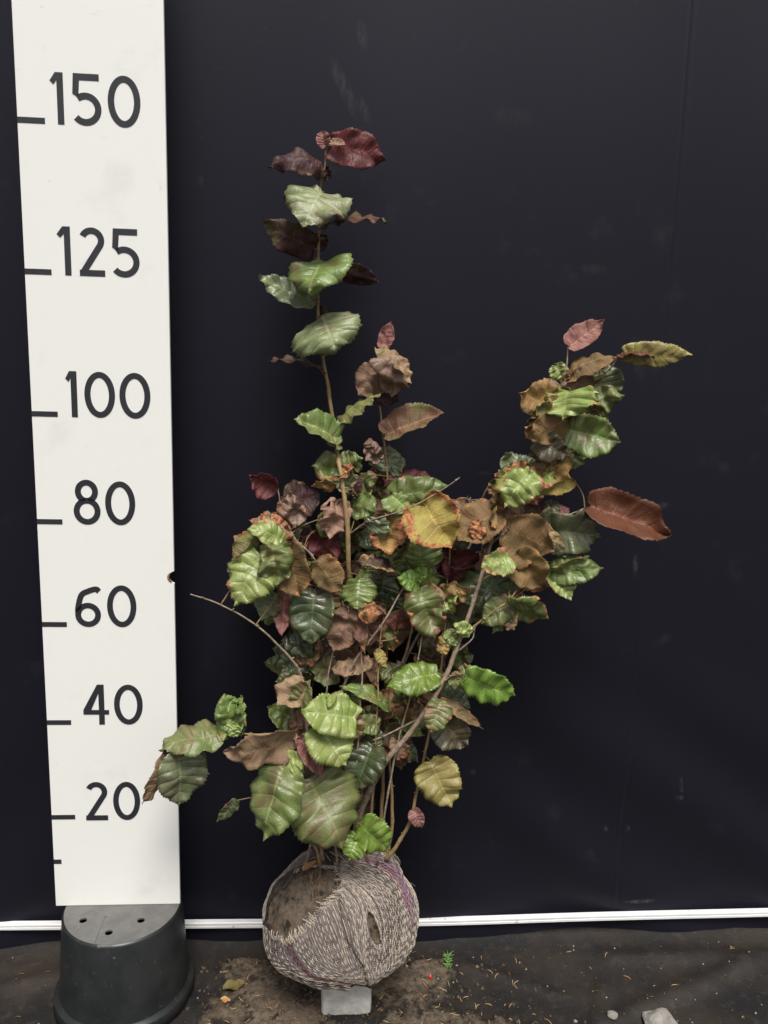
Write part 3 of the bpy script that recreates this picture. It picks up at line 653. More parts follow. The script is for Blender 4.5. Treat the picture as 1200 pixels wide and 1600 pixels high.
# ---- leaves
def leaf(bu, bv, tu, tv, wpx, d, dt, roll, pal, curl=20, fold=12, crumple=.15, scorch=.0, ragged=.0, wave=.35, stalk=True, twist=0, attach=None):
    Pb = at(bu, bv, d/100); Pt = at(tu, tv, (d+dt)/100)
    ax = Pt-Pb; Ln = np.linalg.norm(ax); X = ax/Ln
    vd = CAM-Pb; dist = vd@(-fw)*-1; dist = (Pb-CAM)@fw
    N = vd-(vd@X)*X; N /= np.linalg.norm(N); Y = np.cross(N, X)
    roll = roll+rng.normal(0, 9); curl = curl*1.4+rng.normal(0, 8); a = R(roll); Nr = N*math.cos(a)+Y*math.sin(a); Yr = np.cross(Nr, X)
    wd = wpx*dist/FPX
    nt_, ns = 46, 6; sd_ = rng.uniform(0, 100); cols = 2*ns+1
    ts = np.linspace(0, 1, nt_+1); V = np.zeros(((nt_+1)*cols, 3)); E = np.zeros((nt_+1)*cols); UV = np.zeros(((nt_+1)*cols, 2))
    ph1, ph2 = rng.uniform(0, 6.28, 2); frq = rng.uniform(3.2, 6.0)
    asym = rng.normal(0, .07); lob = rng.uniform(.06, .2); crumple = .2+crumple*1.35; wave = wave*1.6+.3; ta = rng.uniform(.024, .042); fl, fr = fold+rng.normal(0, 13), fold+rng.normal(0, 13); er = rng.uniform(-.02, .13); tipp = rng.uniform(.82, 1.08)
    for i, t in enumerate(ts):
        ox = np.interp(t, OLEN, OUTL[:, 0]); oy = np.interp(t, OLEN, OUTL[:, 1]); mx = t**1.65
        for j in range(cols):
            s = (j-ns)/ns; sa = abs(s); sg = 1 if s > 0 else -1
            tooth = 1.0
            if sa > .99 and 0 < t < 1: tooth = 1+(ta if i % 2 else -ta*.6)*(1+1.4*nz(t*17, s, sd_, 1.3))+(.05*nz(t*11, s, sd_, 1.7))+(ragged*.4*nz(t*5, s*3, sd_, 1.5))
            elif sa > .8: tooth = 1+.03*nz(t*11, s, sd_, 1.7)+ragged*.2*nz(t*5, s*3, sd_, 1.5)
            y = sg*oy**(1 if t < .6 else tipp)*.5*wd*(1+asym*sg+lob*nz(t*2.2, sg*3, sd_, 1.0))*sa*tooth
            x = Ln*(mx+(ox-mx)*sa**.9+(tooth-1)*.25*sa)
            z = abs(y)*math.tan(R(max(-55, min(55, fr if s > 0 else fl))))-er*wd*sa**3
            z += .0026*(abs(math.sin(math.pi*8*t+.5*math.pi))**.7-.6)*min(1, sa*1.6)*(1-.45*sa)*(wd/.07)
            z += wave*.05*wd*sa**2.6*math.sin(frq*6.283*t*.9+(ph1 if s > 0 else ph2))
            if crumple: 
                z += crumple*.30*wd*nz(x/wd*1.6+sd_, y/wd*1.6, 0, 1.5)+crumple*.13*wd*nz(x/wd*4+sd_, y/wd*4, 3, 1.3)
                y += crumple*.10*wd*nz(x/wd*1.5, y/wd*1.5+sd_, 6, 1.5)*sa; x += crumple*.08*wd*nz(x/wd*1.5, y/wd*1.5+sd_, 9, 1.5)*sa
            # bend along the midrib, about the chord so base and tip stay put
            c = R(curl)
            if abs(c) > .02:
                rr_ = Ln/(2*math.sin(c/2)) if abs(c) < 3 else Ln/2; th_ = (x/Ln-.5)*c
                cx = rr_*math.sin(th_)+Ln/2; cz = rr_*(math.cos(th_)-math.cos(c/2)); 
                x2 = cx+z*math.sin(th_); z2 = cz+z*math.cos(th_)
            else: x2, z2 = x, z
            tw = R(twist)*(t-.3); y3 = y*math.cos(tw)-z2*math.sin(tw)*0-0; z3 = z2+y*math.sin(tw)
            V[i*cols+j] = Pb+X*x2+Yr*y3+Nr*z3
            E[i*cols+j] = max(sa**1.5, max(0, (t-.8)/.2)*.9); UV[i*cols+j] = (t, s)
    V[:, 1] = np.minimum(V[:, 1], WALL-.012-.01*rng.random())
    F = []
    for i in range(nt_):
        for j in range(cols-1):
            if ragged:
                s = (j+.5-ns)/ns; t = (i+.5)/nt_
                if ragged*(abs(s)**2*.9+max(0, t-.75)*2.0)+ragged*.95*nz(t*4+sd_, s*3, 2, 1.3)+.25*ragged*nz(t*12, s*9, sd_, 1) > .62: continue
            a_, b_, c_, d_ = i*cols+j, (i+1)*cols+j, (i+1)*cols+j+1, i*cols+j+1
            F += [(a_, b_, c_), (a_, c_, d_)] if j >= ns else [(a_, b_, d_), (b_, c_, d_)]
    # two skins joined along the rim: upper face and lower face each have their own colour
    nV = len(V); nrm = np.zeros_like(V)
    for f in F:
        nn = np.cross(V[f[1]]-V[f[0]], V[f[2]]-V[f[0]])
        for k in f: nrm[k] += nn
    ln_ = np.linalg.norm(nrm, axis=1, keepdims=True); nrm = nrm/np.maximum(ln_, 1e-12)
    # orientation: upper face along +Nr
    sgn = 1 if np.mean(nrm@Nr) > 0 else -1
    if sgn < 0: F = [f[::-1] for f in F]; nrm = -nrm
    V2 = V-nrm*.0004
    cnt = {}
    for f in F:
        for k in range(3):
            e = (f[k], f[(k+1) % 3]); cnt[e] = cnt.get(e, 0)+1
    allF = list(F)+[tuple(i+nV for i in f[::-1]) for f in F]; mi = [0]*len(F)+[1]*len(F)
    for (a_, b_) in cnt:
        if (b_, a_) not in cnt: allF.append((b_, a_, a_+nV, b_+nV)); mi.append(1)
    VV = [tuple(v) for v in V]+[tuple(v) for v in V2]
    ee = list(E)*2; uu = [tuple(q) for q in UV]*2
    # stalk
    if attach is not None: A = at(*attach[:2], attach[2]/100)
    else:
        dd = np.linalg.norm(samples-Pb, axis=1)+.35*np.maximum(0, samples[:, 2]-Pb[2]); A = samples[int(dd.argmin())]
    if stalk:
        Q = Pb+X*Ln*.06-Nr*.0008; md = (A+Pb)/2-X*.15*np.linalg.norm(A-Pb)+np.array([0, 0, -.05])*np.linalg.norm(A-Pb)
        P = catmull([A, md, Pb-X*.002-Nr*.0007, Q], 6); tv_, tf_ = tube(P, np.linspace(.0014, .0009, len(P)), 5)
        o_ = len(VV); VV += [tuple(v) for v in tv_]; allF += [tuple(i+o_ for i in f) for f in tf_]; mi += [2]*len(tf_); ee += [0]*len(tv_); uu += [(0, 0)]*len(tv_)
    o = mesh('leaf', VV, allF, [LM[pal][0], LM[pal][1], M['stalk']], shrub, Pb, midx=mi)
    me = o.data; ca = me.color_attributes.new('lf', 'FLOAT_COLOR', 'POINT'); rv = rng.random()
    ca.data.foreach_set('color', np.array([(e, scorch, rv, 1) for e in ee], 'f').ravel())
    ul = me.uv_layers.new(name='UVMap'); li = np.empty(len(me.loops), 'i'); me.loops.foreach_get('vertex_index', li)
    ul.data.foreach_set('uv', np.array(uu, 'f')[li].ravel())
    return o

# base u, v, tip u, v, width px, depth cm, tip depth offset cm, roll deg (180 = lower side shows), palette, options
LV = [
 # leader
 (508, 230, 502, 205, 22, 2, 0, 20, 'PK', dict(fold=40, curl=10)),
 (516, 228, 602, 252, 56, 1, -1, 205, 'PU', dict(curl=-45, fold=-14, wave=.8)),
 (517, 222, 541, 226, 12, 0, -2, 30, 'DK', dict(fold=20)),
 (506, 266, 421, 262, 46, 1, -1, 128, 'DP', dict(curl=-70, wave=.9, fold=10, scorch=.15)),
 (505, 262, 512, 285, 20, 4, 0, 160, 'DP', {}),
 (505, 300, 474, 356, 100, 0, -7, -14, 'PG', dict(curl=45, wave=.8, fold=4)),
 (490, 388, 410, 346, 50, 3, -1, 200, 'DP', dict(curl=-40, fold=-10, wave=.7)),
 (508, 352, 606, 346, 40, 0, -2, 250, 'G', dict(curl=-40, wave=1.1, fold=8)),
 (497, 388, 510, 366, 30, 4, 0, 170, 'DP', {}),
 (492, 470, 404, 430, 44, 0, -1, -30, 'SG', dict(curl=-35, fold=16, wave=.7)),
 (503, 408, 482, 463, 92, 0, -7, -12, 'G', dict(curl=45, wave=.8, fold=4)),
 (536, 425, 592, 440, 36, 4, 0, 165, 'DP', dict(curl=20, wave=.6)),
 (498, 480, 508, 497, 18, 3, 0, 180, 'DP', {}),
 (504, 494, 524, 549, 112, -1, -6, 6, 'PG', dict(curl=40, wave=.5, fold=0)),
 (504, 580, 419, 565, 34, 2, -1, 112, 'DP', dict(curl=-25, wave=1.0, scorch=.1)),
 (527, 690, 459, 655, 52, -1, -3, -25, 'G', dict(curl=35, wave=.5)),
 (523, 682, 527, 700, 24, -2, -1, 10, 'G', dict(curl=60)),
 (529, 656, 594, 614, 40, 0, -1, 236, 'LG', dict(curl=-30, wave=1.0)),
 # second leader
 (597, 543, 611, 502, 25, 3, 0, 190, 'PK', dict(fold=-10)),
 (596, 545, 643, 602, 42, 2, -2, 200, 'BP', dict(curl=-40, crumple=.7, wave=.6)),
 (596, 580, 558, 618, 55, 2, -2, 190, 'BP', dict(crumple=.4, curl=-30)),
 (592, 582, 640, 605, 55, 1, -3, -20, 'BP', dict(crumple=.9, curl=50, wave=.8)),
 (592, 610, 622, 628, 34, 3, 0, 190, 'DP', {}),
 (604, 680, 694, 645, 46, 2, -2, 222, 'OG', dict(curl=-20, wave=.6, fold=-14)),
 (592, 720, 574, 686, 26, 2, -1, 10, 'BP', dict(crumple=.9, fold=25)),
 (598, 746, 608, 692, 58, 5, 0, 15, 'SG', dict(crumple=.3, fold=14)),
 (602, 740, 628, 715, 36, 5, 0, 15, 'SG', dict(crumple=.4)),
 # between the leaders
 (535, 735, 487, 728, 50, -1, -2, -30, 'G', dict(curl=30, scorch=.35, crumple=.4)),
 (536, 730, 568, 716, 38, 1, -1, -30, 'G', dict(curl=30, crumple=.3)),
 (540, 745, 487, 756, 28, -2, -2, 230, 'TN', dict(curl=-30, ragged=.5, scorch=.5, crumple=.6)),
 (532, 742, 552, 728, 26, -3, -1, 20, 'TN', dict(crumple=.9, scorch=1, ragged=.4)),
 (536, 752, 566, 770, 36, 0, -2, 170, 'DP', dict(crumple=.5)),
 (540, 745, 545, 772, 34, -2, -2, 0, 'SG', dict(crumple=.6, scorch=.4)),
 (560, 745, 578, 778, 46, 2, -2, 10, 'OG', dict(crumple=.9, scorch=.5, ragged=.4)),
 (548, 782, 588, 800, 46, 1, -3, -20, 'G', dict(wave=.6)),
 (548, 790, 530, 806, 26, 3, 0, 0, 'G', {}),
 (610, 775, 702, 758, 56, -2, -2, -20, 'G', dict(curl=35, wave=1.0, fold=14)),
 (612, 775, 640, 800, 44, -3, -2, 10, 'G', dict(wave=1.0, fold=18)),
 (602, 752, 672, 742, 40, 4, -1, 200, 'PU', dict(curl=-20)),
 (602, 748, 580, 730, 28, 5, 0, 180, 'DP', {}),
 (662, 786, 706, 852, 82, -6, -3, 168, 'YT', dict(curl=-25, scorch=.48, fold=-6, wave=.5)),
 (602, 810, 610, 866, 60, -4, -2, 175, 'TN', dict(curl=-20, scorch=.6, crumple=.6, ragged=.35)),
 (625, 820, 668, 832, 46, 2, 0, 0, 'DG', {}),
 (662, 888, 652, 838, 62, -2, -1, 5, 'G', dict(fold=14)),
 (600, 838, 556, 848, 38, 3, 0, 0, 'DG', dict(scorch=.35, crumple=.3)),
 (656, 915, 620, 902, 34, -5, -2, -20, 'BG', dict(fold=18, wave=.8, curl=40)),
 (650, 905, 668, 888, 24, -5, -1, 10, 'BG', dict(crumple=.4)),
 (655, 918, 681, 1000, 66, -6, -2, -10, 'OG', dict(scorch=.52, ragged=.5, crumple=.4, fold=10)),
 (648, 925, 648, 985, 34, -5, -2, 25, 'TN', dict(scorch=.75, ragged=.5, crumple=.6)),
 # left cluster
 (434, 764, 389, 742, 42, -2, 0, 190, 'PU', dict(fold=-16, wave=.4)),
 (448, 788, 500, 772, 60, -1, 1, 185, 'DP', dict(fold=-6)),
 (462, 818, 456, 768, 42, -3, -1, 10, 'BP', dict(crumple=1.0, fold=20)),
 (448, 810, 440, 775, 24, -2, 0, 10, 'DP', dict(crumple=.6)),
 (528, 782, 512, 842, 52, -3, -2, 20, 'DK', dict(crumple=.5, ragged=.6, fold=14)),
 (455, 826, 388, 812, 44, -4, -2, -15, 'BP', dict(crumple=.8, scorch=.6, ragged=.3)),
 (445, 838, 408, 808, 40, -4, -1, 20, 'DK', dict(crumple=.9, scorch=.8)),
 (444, 846, 386, 826, 38, -6, -2, -20, 'LG', dict(scorch=.5, curl=50)),
 (396, 836, 362, 874, 38, -6, -2, 215, 'LG', dict(scorch=.42, curl=-50)),
 (410, 868, 366, 948, 78, -7, -3, -10, 'LG', dict(scorch=.38, wave=.6, curl=25)),
 (425, 850, 432, 922, 54, -8, -2, 5, 'OG', dict(crumple=1.0, ragged=.4, scorch=.35)),
 (452, 858, 468, 930, 66, -6, -2, 175, 'BR', dict(curl=-15, fold=-10)),
 (496, 878, 534, 925, 56, -7, -2, 172, 'BR', dict(scorch=.35, curl=-20)),
 (490, 832, 528, 872, 52, -2, -1, 185, 'PU', dict(crumple=.5)),
 (470, 838, 500, 850, 40, -1, 0, 180, 'DP', dict(crumple=.5)),
 (380, 880, 362, 906, 34, -3, 0, 0, 'OD', {}),
 (492, 922, 485, 1006, 70, -6, -2, 0, 'DG', dict(curl=25, wave=.4)),
 (432, 928, 408, 970, 46, -5, -2, 0, 'SG', dict(curl=20)),
 (446, 922, 440, 994, 32, -5, -1, 180, 'PK', dict(crumple=.5)),
 (492, 1012, 438, 1000, 40, -3, -1, 0, 'DG', dict(crumple=.3)),
 (470, 1020, 440, 1050, 38, -1, -1, 0, 'SG', dict(crumple=.3)),
 # middle
 (545, 955, 522, 1018, 56, -7, -2, 175, 'BP', dict(crumple=.7, ragged=.25)),
 (580, 945, 570, 1022, 62, -7, -2, 175, 'OG', dict(crumple=.8, scorch=.42, ragged=.25)),
 (562, 952, 598, 958, 30, -8, -1, 10, 'TN', dict(crumple=.9, scorch=.8)),
 (562, 903, 558, 954, 58, -6, -3, -15, 'G', dict(curl=30, wave=.6)),
 (612, 890, 555, 878, 34, -4, -2, 140, 'DP', dict(scorch=.55, curl=-30, crumple=.4)),
 (575, 1030, 515, 1045, 34, -6, -1, 150, 'BP', dict(crumple=.7, ragged=.4)),
 (600, 900, 590, 960, 56, 1, 0, 5, 'DG', {}),
 (622, 930, 605, 985, 46, 2, 0, 5, 'DG', {}),
 (640, 965, 600, 975, 30, -3, -1, 200, 'RB', {}),
 (590, 1015, 604, 1045, 18, -6, -1, 20, 'YT', dict(crumple=.4)),
 (683, 1052, 604, 1074, 52, -8, -3, -15, 'BG', dict(curl=30, wave=.5)),
 (606, 1104, 530, 1072, 34, -5, -2, -30, 'G', dict(curl=35)),
 (640, 1098, 590, 1085, 46, -2, -1, 180, 'BR', dict(crumple=.8, scorch=.3)),
 (625, 1110, 655, 1085, 40, -1, -1, 180, 'BP', dict(crumple=.6)),
 # right part of the body
 (776, 798, 716, 846, 70, -6, -2, 172, 'BR', dict(curl=-20, scorch=.34, fold=-8)),
 (740, 790, 700, 830, 54, -4, -1, 175, 'BP', dict(scorch=.35)),
 (752, 815, 738, 845, 30, -8, -1, 10, 'TN', dict(scorch=.9, crumple=.9, ragged=.4)),
 (795, 826, 864, 858, 84, -8, -2, 175, 'BR', dict(curl=-20, fold=-8, wave=.4)),
 (806, 868, 846, 918, 64, -8, -2, 175, 'BR', dict(curl=-20, scorch=.2)),
 (800, 800, 770, 835, 44, -6, -1, 180, 'BP', {}),
 (846, 828, 940, 838, 76, -6, -2, 0, 'SG', dict(curl=20, wave=.4)),
 (834, 812, 884, 862, 20, -8, -1, 30, 'BR', dict(crumple=.5, scorch=.3)),
 (860, 860, 884, 840, 50, -5, -1, 0, 'SG', {}),
 (858, 894, 922, 870, 44, -7, -2, -30, 'G', dict(curl=30)),
 (858, 892, 944, 888, 46, -7, -3, 5, 'G', dict(scorch=.33, fold=18)),
 (862, 890, 892, 938, 40, -7, -2, 10, 'LG', dict(scorch=.42, ragged=.35)),
 (922, 792, 1042, 838, 68, -6, -2, 205, 'RB', dict(curl=-20, fold=-22, wave=.6)),
 (798, 876, 752, 888, 42, -10, -2, 0, 'LG', dict(crumple=.7, scorch=.45, ragged=.4)),
 (775, 898, 738, 962, 86, -3, -2, 0, 'DG', dict(wave=.4)),
 (760, 900, 805, 945, 60, -2, -1, 0, 'DG', dict(wave=.4)),
 (794, 942, 844, 936, 42, -11, -2, -25, 'G', dict(scorch=.4, curl=45)),
 (800, 940, 752, 975, 44, -9, -2, 0, 'OG', dict(wave=.7)),
 (690, 932, 735, 918, 38, -5, -2, 160, 'BR', dict(crumple=.5, curl=-30)),
 (700, 902, 748, 862, 58, -1, 0, 185, 'PU', dict(crumple=.4)),
 (690, 870, 720, 890, 44, 1, 0, 180, 'PU', {}),
 (735, 990, 708, 975, 24, -10, -1, 0, 'LG', dict(crumple=.4)),
 (700, 985, 712, 1010, 22, -9, -1, 0, 'G', dict(crumple=.5)),
 (860, 812, 818, 788, 36, -4, 0, 180, 'DP', {}),
 (850, 800, 874, 786, 26, -3, 0, 0, 'OD', {}),
 (868, 806, 890, 794, 24, -4, 0, 180, 'PK', {}),
 (690, 1020, 700, 985, 22, -4, 0, 10, 'TN', dict(crumple=.4, scorch=.4)),
 # lower right
 (727, 1058, 806, 1088, 58, -13, -2, -18, 'BG', dict(curl=25, wave=.7, fold=4)),
 (722, 1060, 745, 1044, 34, -11, 0, 0, 'OG', dict(scorch=.4, crumple=.6)),
 (704, 1056, 728, 1070, 26, -11, 0, 0, 'OG', dict(scorch=.4, crumple=.6)),
 (688, 1082, 736, 1108, 46, -8, -1, -10, 'DG', {}),
 (690, 1096, 756, 1140, 20, -9, -2, 40, 'BR', dict(crumple=.5, scorch=.45)),
 (690, 1125, 728, 1168, 58, -8, -1, 0, 'OD', dict(wave=.5)),
 (688, 1096, 672, 1146, 46, -11, -2, 10, 'OG', dict(scorch=.42, fold=24, ragged=.3)),
 (672, 1190, 706, 1260, 64, -8, -2, 0, 'YO', dict(scorch=.12, wave=.5, curl=22)),
 (646, 1265, 660, 1294, 24, -7, -1, 0, 'PK', dict(fold=16)),
 (630, 1165, 640, 1192, 16, -5, -1, 120, 'BR', dict(crumple=.6)),
 # lower left
 (556, 1122, 470, 1112, 66, -11, -3, -15, 'LG', dict(curl=25, wave=.7, scorch=.1)),
 (540, 1115, 510, 1088, 44, -11, -1, -10, 'LG', dict(wave=.5)),
 (500, 1136, 542, 1198, 66, -12, -3, -5, 'LG', dict(curl=28, wave=.6, scorch=.22)),
 (540, 1148, 552, 1100, 44, -9, 0, 0, 'YO', dict(scorch=.35, crumple=.3)),
 (592, 1135, 552, 1126, 32, -7, -1, 0, 'G', {}),
 (582, 1164, 556, 1237, 66, -8, -3, 0, 'DG', dict(wave=.4, curl=25)),
 (575, 1150, 592, 1172, 44, -6, -1, 0, 'DG', {}),
 (468, 1152, 505, 1214, 32, -12, -2, 185, 'PK', dict(fold=-30, crumple=.3)),
 (482, 1216, 536, 1328, 122, -12, -5, -8, 'OG', dict(curl=28, wave=.5, fold=5)),
 (444, 1196, 410, 1316, 92, -14, -4, -8, 'G', dict(curl=28, wave=.5, fold=6)),
 (440, 1200, 478, 1186, 44, -13, -1, 0, 'LG', dict(wave=.6)),
 (370, 1252, 339, 1284, 22, -12, -1, 30, 'DG', dict(scorch=.4)),
 (460, 1165, 425, 1195, 40, -8, 0, 0, 'DG', dict(scorch=.3)),
 (562, 1288, 610, 1330, 58, -12, -2, -8, 'BG', dict(wave=.6, curl=25)),
 (562, 1304, 546, 1345, 42, -12, -2, -8, 'BG', dict(wave=.4, curl=25)),
 (345, 1150, 247, 1172, 56, -14, -1, -56, 'OG', dict(curl=30, wave=.7)),
 (262, 1176, 222, 1256, 34, -14, -2, 222, 'BP', dict(curl=-25, wave=.5)),
 (281, 1178, 280, 1260, 80, -15, -1, 0, 'SG', dict(curl=12, wave=.1)),
 (300, 1166, 316, 1196, 26, -13, 0, 0, 'OG', {}),
 (456, 1154, 351, 1172, 64, -12, -2, 218, 'BP', dict(curl=-45, wave=.5)),
 (366, 1146, 352, 1084, 46, -13, 0, 0, 'G', dict(crumple=.9, scorch=.25)),
 (368, 1140, 376, 1086, 30, -13, 0, 0, 'G', dict(crumple=.9, scorch=.3)),
 (360, 1150, 368, 1126, 26, -14, 0, 0, 'LG', dict(crumple=.3)),
 (475, 1068, 434, 1102, 54, -7, -2, 170, 'BP', dict(curl=-25, crumple=.4)),
 (470, 1098, 484, 1062, 46, -8, -1, 0, 'OG', dict(scorch=.4, crumple=.4)),
 (472, 1058, 430, 1066, 34, -4, -1, 0, 'DG', {}),
 (530, 1050, 480, 1042, 44, -2, -1, 0, 'OG', dict(crumple=.4)),
 (480, 1025, 520, 1060, 46, -1, -1, 180, 'DP', {}),
 # right-hand branch
 (888, 542, 944, 500, 40, -3, 0, 188, 'PK', dict(fold=-8, wave=.4)),
 (884, 586, 962, 562, 54, -4, -2, 205, 'BR', dict(curl=-70, wave=.4)),
 (975, 552, 1082, 554, 34, -5, -3, -38, 'YO', dict(curl=18, wave=.2, fold=6)),
 (966, 556, 1022, 560, 26, -6, -1, 215, 'RB', dict(curl=-50)),
 (938, 580, 958, 628, 62, -2, -2, 0, 'SG', dict(wave=.4)),
 (890, 588, 926, 618, 54, -5, -2, 180, 'BP', dict(crumple=.5)),
 (868, 570, 882, 600, 30, -2, 0, 0, 'LG', dict(crumple=.4)),
 (864, 636, 810, 614, 60, -4, -2, 178, 'TN', dict(crumple=.4, curl=-20, scorch=.2)),
 (855, 610, 862, 590, 36, -3, 0, 180, 'BP', dict(crumple=.4)),
 (890, 608, 880, 658, 92, -7, -3, -15, 'LG', dict(curl=35, wave=.8, fold=10)),
 (905, 632, 976, 618, 44, -5, -2, -10, 'OG', dict(crumple=.8, ragged=.4, scorch=.3)),
 (884, 656, 822, 684, 52, -6, -2, 178, 'BR', dict(curl=-25, wave=.5)),
 (846, 676, 820, 668, 30, -5, -1, 10, 'TN', dict(crumple=.5, scorch=.4)),
 (882, 670, 970, 690, 60, -5, -3, -8, 'G', dict(curl=25, scorch=.22, wave=.6)),
 (915, 672, 950, 652, 32, -4, -1, 180, 'TN', dict(crumple=.6, ragged=.4, scorch=.3)),
 (878, 702, 914, 726, 42, -3, -1, 0, 'OG', dict(scorch=.3, crumple=.4)),
 (838, 684, 890, 714, 44, -6, -2, 0, 'OD', dict(wave=.5)),
 (838, 715, 892, 748, 66, -4, -2, 178, 'TN', dict(crumple=.6, ragged=.45, scorch=.35)),
 (892, 748, 826, 770, 42, -3, -1, 178, 'YT', dict(curl=-20, scorch=.3)),
 (828, 734, 788, 794, 66, -7, -2, 0, 'LG', dict(scorch=.42, crumple=.5, ragged=.35)),
 (815, 742, 788, 708, 44, -4, -1, 0, 'SG', dict(crumple=1.0, ragged=.4)),
 (790, 748, 762, 772, 26, -4, -1, 0, 'OG', dict(crumple=1.0, scorch=.6, ragged=.4)),
 (820, 765, 842, 790, 34, -6, -1, 0, 'TN', dict(crumple=.9, scorch=.8)),
]
for L_ in LV:
    kw = dict(L_[9])
    if (715 < L_[1] < 1120 or (L_[0] > 800 and L_[1] > 585)) and L_[8] not in ('BG', 'PU', 'RB', 'DG'):          # the weathered middle of the bush
        kw['ragged'] = max(kw.get('ragged', 0), rng.choice([0, .3, .45, .55])); kw['scorch'] = max(kw.get('scorch', 0), rng.choice([.1, .25, .36]))
        kw['fold'] = kw.get('fold', 12)+rng.normal(0, 8)
    leaf(*L_[:9], **kw)
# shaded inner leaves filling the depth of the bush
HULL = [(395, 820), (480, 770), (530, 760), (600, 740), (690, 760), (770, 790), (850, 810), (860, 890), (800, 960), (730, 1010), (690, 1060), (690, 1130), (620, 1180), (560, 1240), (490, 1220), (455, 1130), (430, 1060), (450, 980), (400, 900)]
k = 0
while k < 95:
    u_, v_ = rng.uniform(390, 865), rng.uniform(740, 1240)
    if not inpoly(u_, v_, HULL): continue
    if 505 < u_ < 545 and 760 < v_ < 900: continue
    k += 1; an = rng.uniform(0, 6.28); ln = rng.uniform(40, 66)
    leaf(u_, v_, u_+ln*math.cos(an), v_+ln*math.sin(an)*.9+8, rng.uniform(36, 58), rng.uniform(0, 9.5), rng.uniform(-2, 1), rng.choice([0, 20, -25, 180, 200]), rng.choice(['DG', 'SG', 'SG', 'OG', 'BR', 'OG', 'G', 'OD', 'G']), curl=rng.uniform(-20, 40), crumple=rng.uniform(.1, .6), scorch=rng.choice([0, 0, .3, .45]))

k = 0
while k < 46:
    u_, v_ = rng.uniform(390, 865), rng.uniform(740, 1200)
    if not inpoly(u_, v_, HULL) or (505 < u_ < 545 and 760 < v_ < 900): continue
    k += 1; an = rng.uniform(0, 6.28); ln = rng.uniform(28, 52)
    leaf(u_, v_, u_+ln*math.cos(an), v_+ln*math.sin(an)*.9+6, rng.uniform(26, 46), rng.uniform(-5, -.5), rng.uniform(-2.5, 1), rng.choice([0, 30, -35, 170, 215]), rng.choice(['BR', 'BP', 'TN', 'OG', 'DK', 'G', 'SG', 'OD', 'G', 'LG']), curl=rng.uniform(-50, 60), crumple=rng.uniform(.4, 1.0), scorch=rng.choice([.2, .4, .5, .7]), ragged=rng.uniform(.2, .6), fold=rng.uniform(-25, 30))
for u_, v_ in ((812, 738), (826, 716), (842, 702), (852, 676), (866, 652), (872, 628), (858, 690), (832, 748), (880, 610), (800, 760), (790, 790), (846, 724), (820, 770), (862, 704), (778, 812), (888, 640)):
    an = rng.uniform(0, 6.28); ln = rng.uniform(28, 48)
    leaf(u_, v_, u_+ln*math.cos(an), v_+ln*math.sin(an)*.8+8, rng.uniform(28, 44), rng.uniform(-6, -3), rng.uniform(-3, 0), rng.choice([0, 25, -30, 175, 205]), rng.choice(['TN', 'BR', 'OG', 'DK', 'LG', 'YO', 'TN']), curl=rng.uniform(-50, 60), crumple=rng.uniform(.4, .9), scorch=rng.choice([.3, .45, .6]), ragged=rng.uniform(.3, .6), fold=rng.uniform(-20, 28))
# ================================================================== LITTER
acc = Acc()
for i in range(150):
    if i < 105: x, y = rng.uniform(.3, 1.0), rng.uniform(-.14, .07)
    else: x, y = rng.uniform(-.2, 1.5), rng.uniform(-.16, .08)
    if (x-PX)**2+(y-PY)**2 < .02 or (abs(x-bx_) < .06 and y > -.08): continue
    a = rng.uniform(0, 6.28); ln = rng.uniform(.003, .009); z = floor_z(x, y)+.0012
    dx, dy = math.cos(a)*ln, math.sin(a)*ln; P = [(x-dx, y-dy, floor_z(x-dx, y-dy)+.001), (x+.2*dy, y-.2*dx, z+.001), (x+dx, y+dy, floor_z(x+dx, y+dy)+.0015)]
    acc.add(tube(catmull(P, 3), [.0004, .0007, .0008, .0008, .0008, .0006, .0003], 4), rng.choice([0, 0, 1, 2], p=[.3, .25, .3, .15]))
tag(mesh('needle_litter', acc.V, acc.F, [M['needle'], M['needle2'], M['olive']], midx=acc.M), 'loose dead needles and straw scattered over the dark floor', 'litter', kind='stuff')
acc = Acc()
for i in range(900):
    x, y = (rng.uniform(-.2, 1.6), rng.uniform(-.2, .1)) if i < 380 else (rng.normal(.58, .2), rng.uniform(-.16, .08))
    if (x-PX)**2+(y-PY)**2 < .021: continue
    r_ = rng.uniform(.0006, .0018) if i < 380 else rng.uniform(.001, .0042)*rng.uniform(.5, 1); z = floor_z(x, y)
    V, F = box(-1, 1, -1, 1, -1, 1); rot = Matrix.Rotation(rng.uniform(0, 3), 3, Vector(rng.normal(0, 1, 3)).normalized())
    acc.add(([tuple(Vector((x, y, z+r_*.4))+rot @ (Vector(v)*r_*rng.uniform(.6, 1.1))) for v in V], F), 0 if rng.random() < (.3 if i < 380 else .03) else 1)
tag(mesh('grit', acc.V, acc.F, [M['crumb'], M['crumbsoil']], midx=acc.M), 'fine pale grit and soil crumbs strewn over the floor', 'grit', kind='stuff')
def ico_thing(name, P, r3, mat, label, cat, amp=.15, f=30, sub=3):
    bm = bmesh.new(); bmesh.ops.create_icosphere(bm, subdivisions=sub, radius=1)
    for v in bm.verts:
        c = v.co.copy(); c *= 1+amp*noise.noise(c*1.3+Vector(P)*f); v.co = Vector((c.x*r3[0], c.y*r3[1], c.z*r3[2]))
    me = bpy.data.meshes.new(name); bm.to_mesh(me); bm.free(); me.materials.append(mat)
    me.polygons.foreach_set('use_smooth', [amp < .1]*len(me.polygons))
    o = bpy.data.objects.new(name, me); col.objects.link(o); o.location = P; return tag(o, label, cat)
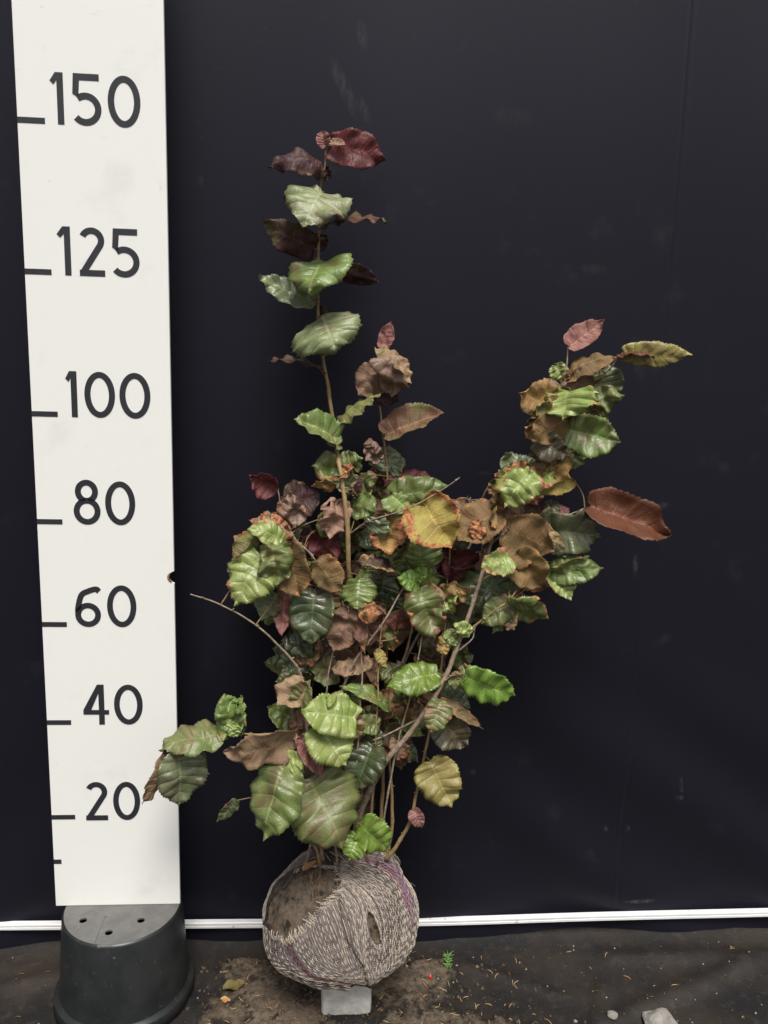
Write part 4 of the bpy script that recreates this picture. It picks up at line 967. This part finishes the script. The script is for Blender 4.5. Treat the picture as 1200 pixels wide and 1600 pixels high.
fp = lambda u, v: (lambda d: CAM+(FLOOR+.004-CAM[2])/d[2]*d)(fw+(u-600)/FPX*rt-(v-800)/FPX*up)
def onfloor(u, v, lift): p = fp(u, v); return (p[0], p[1], floor_z(p[0], p[1])+lift)
berry = empty('berry', onfloor(672, 1532, 0)); tag(berry, 'small shiny red berry lying on the soil', 'berry')
for nm, rr_, m_, dz in (('flesh', (.0042, .0042, .0052), M['berry'], .004), ('calyx', (.0013, .0013, .001), M['bark'], .0091)):
    o = ico_thing(nm, Vector((0, 0, dz)), rr_, m_, None, None, .05); o.parent = berry
p = onfloor(1032, 1598, .006); ico_thing('rock', p, (.036, .03, .019), M['rock'], 'pale grey angular rock on the black floor fabric', 'rock', .35)
p = onfloor(956, 1592, .004); ico_thing('pebble', p, (.011, .01, .007), M['rock'], 'small dull brown pebble beside the grey rock', 'pebble', .3)
# green conifer sprig
sp = empty('conifer_sprig', onfloor(700, 1512, 0)); tag(sp, 'fresh green conifer sprig fallen on the soil near the berry', 'sprig')
b0 = np.array(sp.location)
Pm = catmull([b0+np.array([-.002, -.006, .001]), b0+np.array([0, .006, .008]), b0+np.array([.002, .018, .014])], 5)
mesh('twig', *tube(Pm, .0009, 5), M['sprig'], sp, b0)
for i in range(22):
    q = Pm[min(len(Pm)-1, int(i/22*len(Pm)))]; a = i*2.4; d = np.array([math.cos(a), .5*math.sin(a)+.35, .35+.25*math.sin(a)]); d /= np.linalg.norm(d); ln = rng.uniform(.010, .017)
    mesh('needle', *tube([q, q+d*ln*.5, q+d*ln], [.0008, .0011, .0003], 4), M['sprig'], sp, q)
# dead leaves
def dead(u, v, s, ang, pal, label, lift=.004, P=None):
    P = np.array(onfloor(u, v, lift)) if P is None else P; V = []; F = []
    for i in range(9):
        t = i/8; hw = s*.32*math.sin(math.pi*min(1, t*.9+.06))**.7
        for j in range(5):
            q = (j-2)/2; x = (t-.5)*s; y = q*hw; V.append((P[0]+x*math.cos(ang)-y*math.sin(ang), P[1]+x*math.sin(ang)+y*math.cos(ang), P[2]+.15*s*q*q*abs(math.sin(t*5))+.08*s*nz(t*3, q, ang, 2)))
    for i in range(8):
        for j in range(4): F.append((i*5+j, i*5+j+1, (i+1)*5+j+1, (i+1)*5+j))
    n = len(V); F2 = F+[tuple(k+n for k in f[::-1]) for f in F]; V2 = V+[(a, b, c-.0005) for a, b, c in V]
    tag(mesh('dead_leaf', V2, F2, M[pal], None, P), label, 'leaf')
dead(365, 1543, .045, .2, 'olive', 'curled olive dead leaf on the soil beside the pot')
dead(352, 1566, .022, -.4, 'needle', 'small rust coloured dead leaf scrap on the soil')
Pq = ball_pt(ball_dir(486, 1356), 1.03); dead(0, 0, .034, .7, 'needle', 'folded rusty dead leaf caught on top of the sacking', P=Pq)
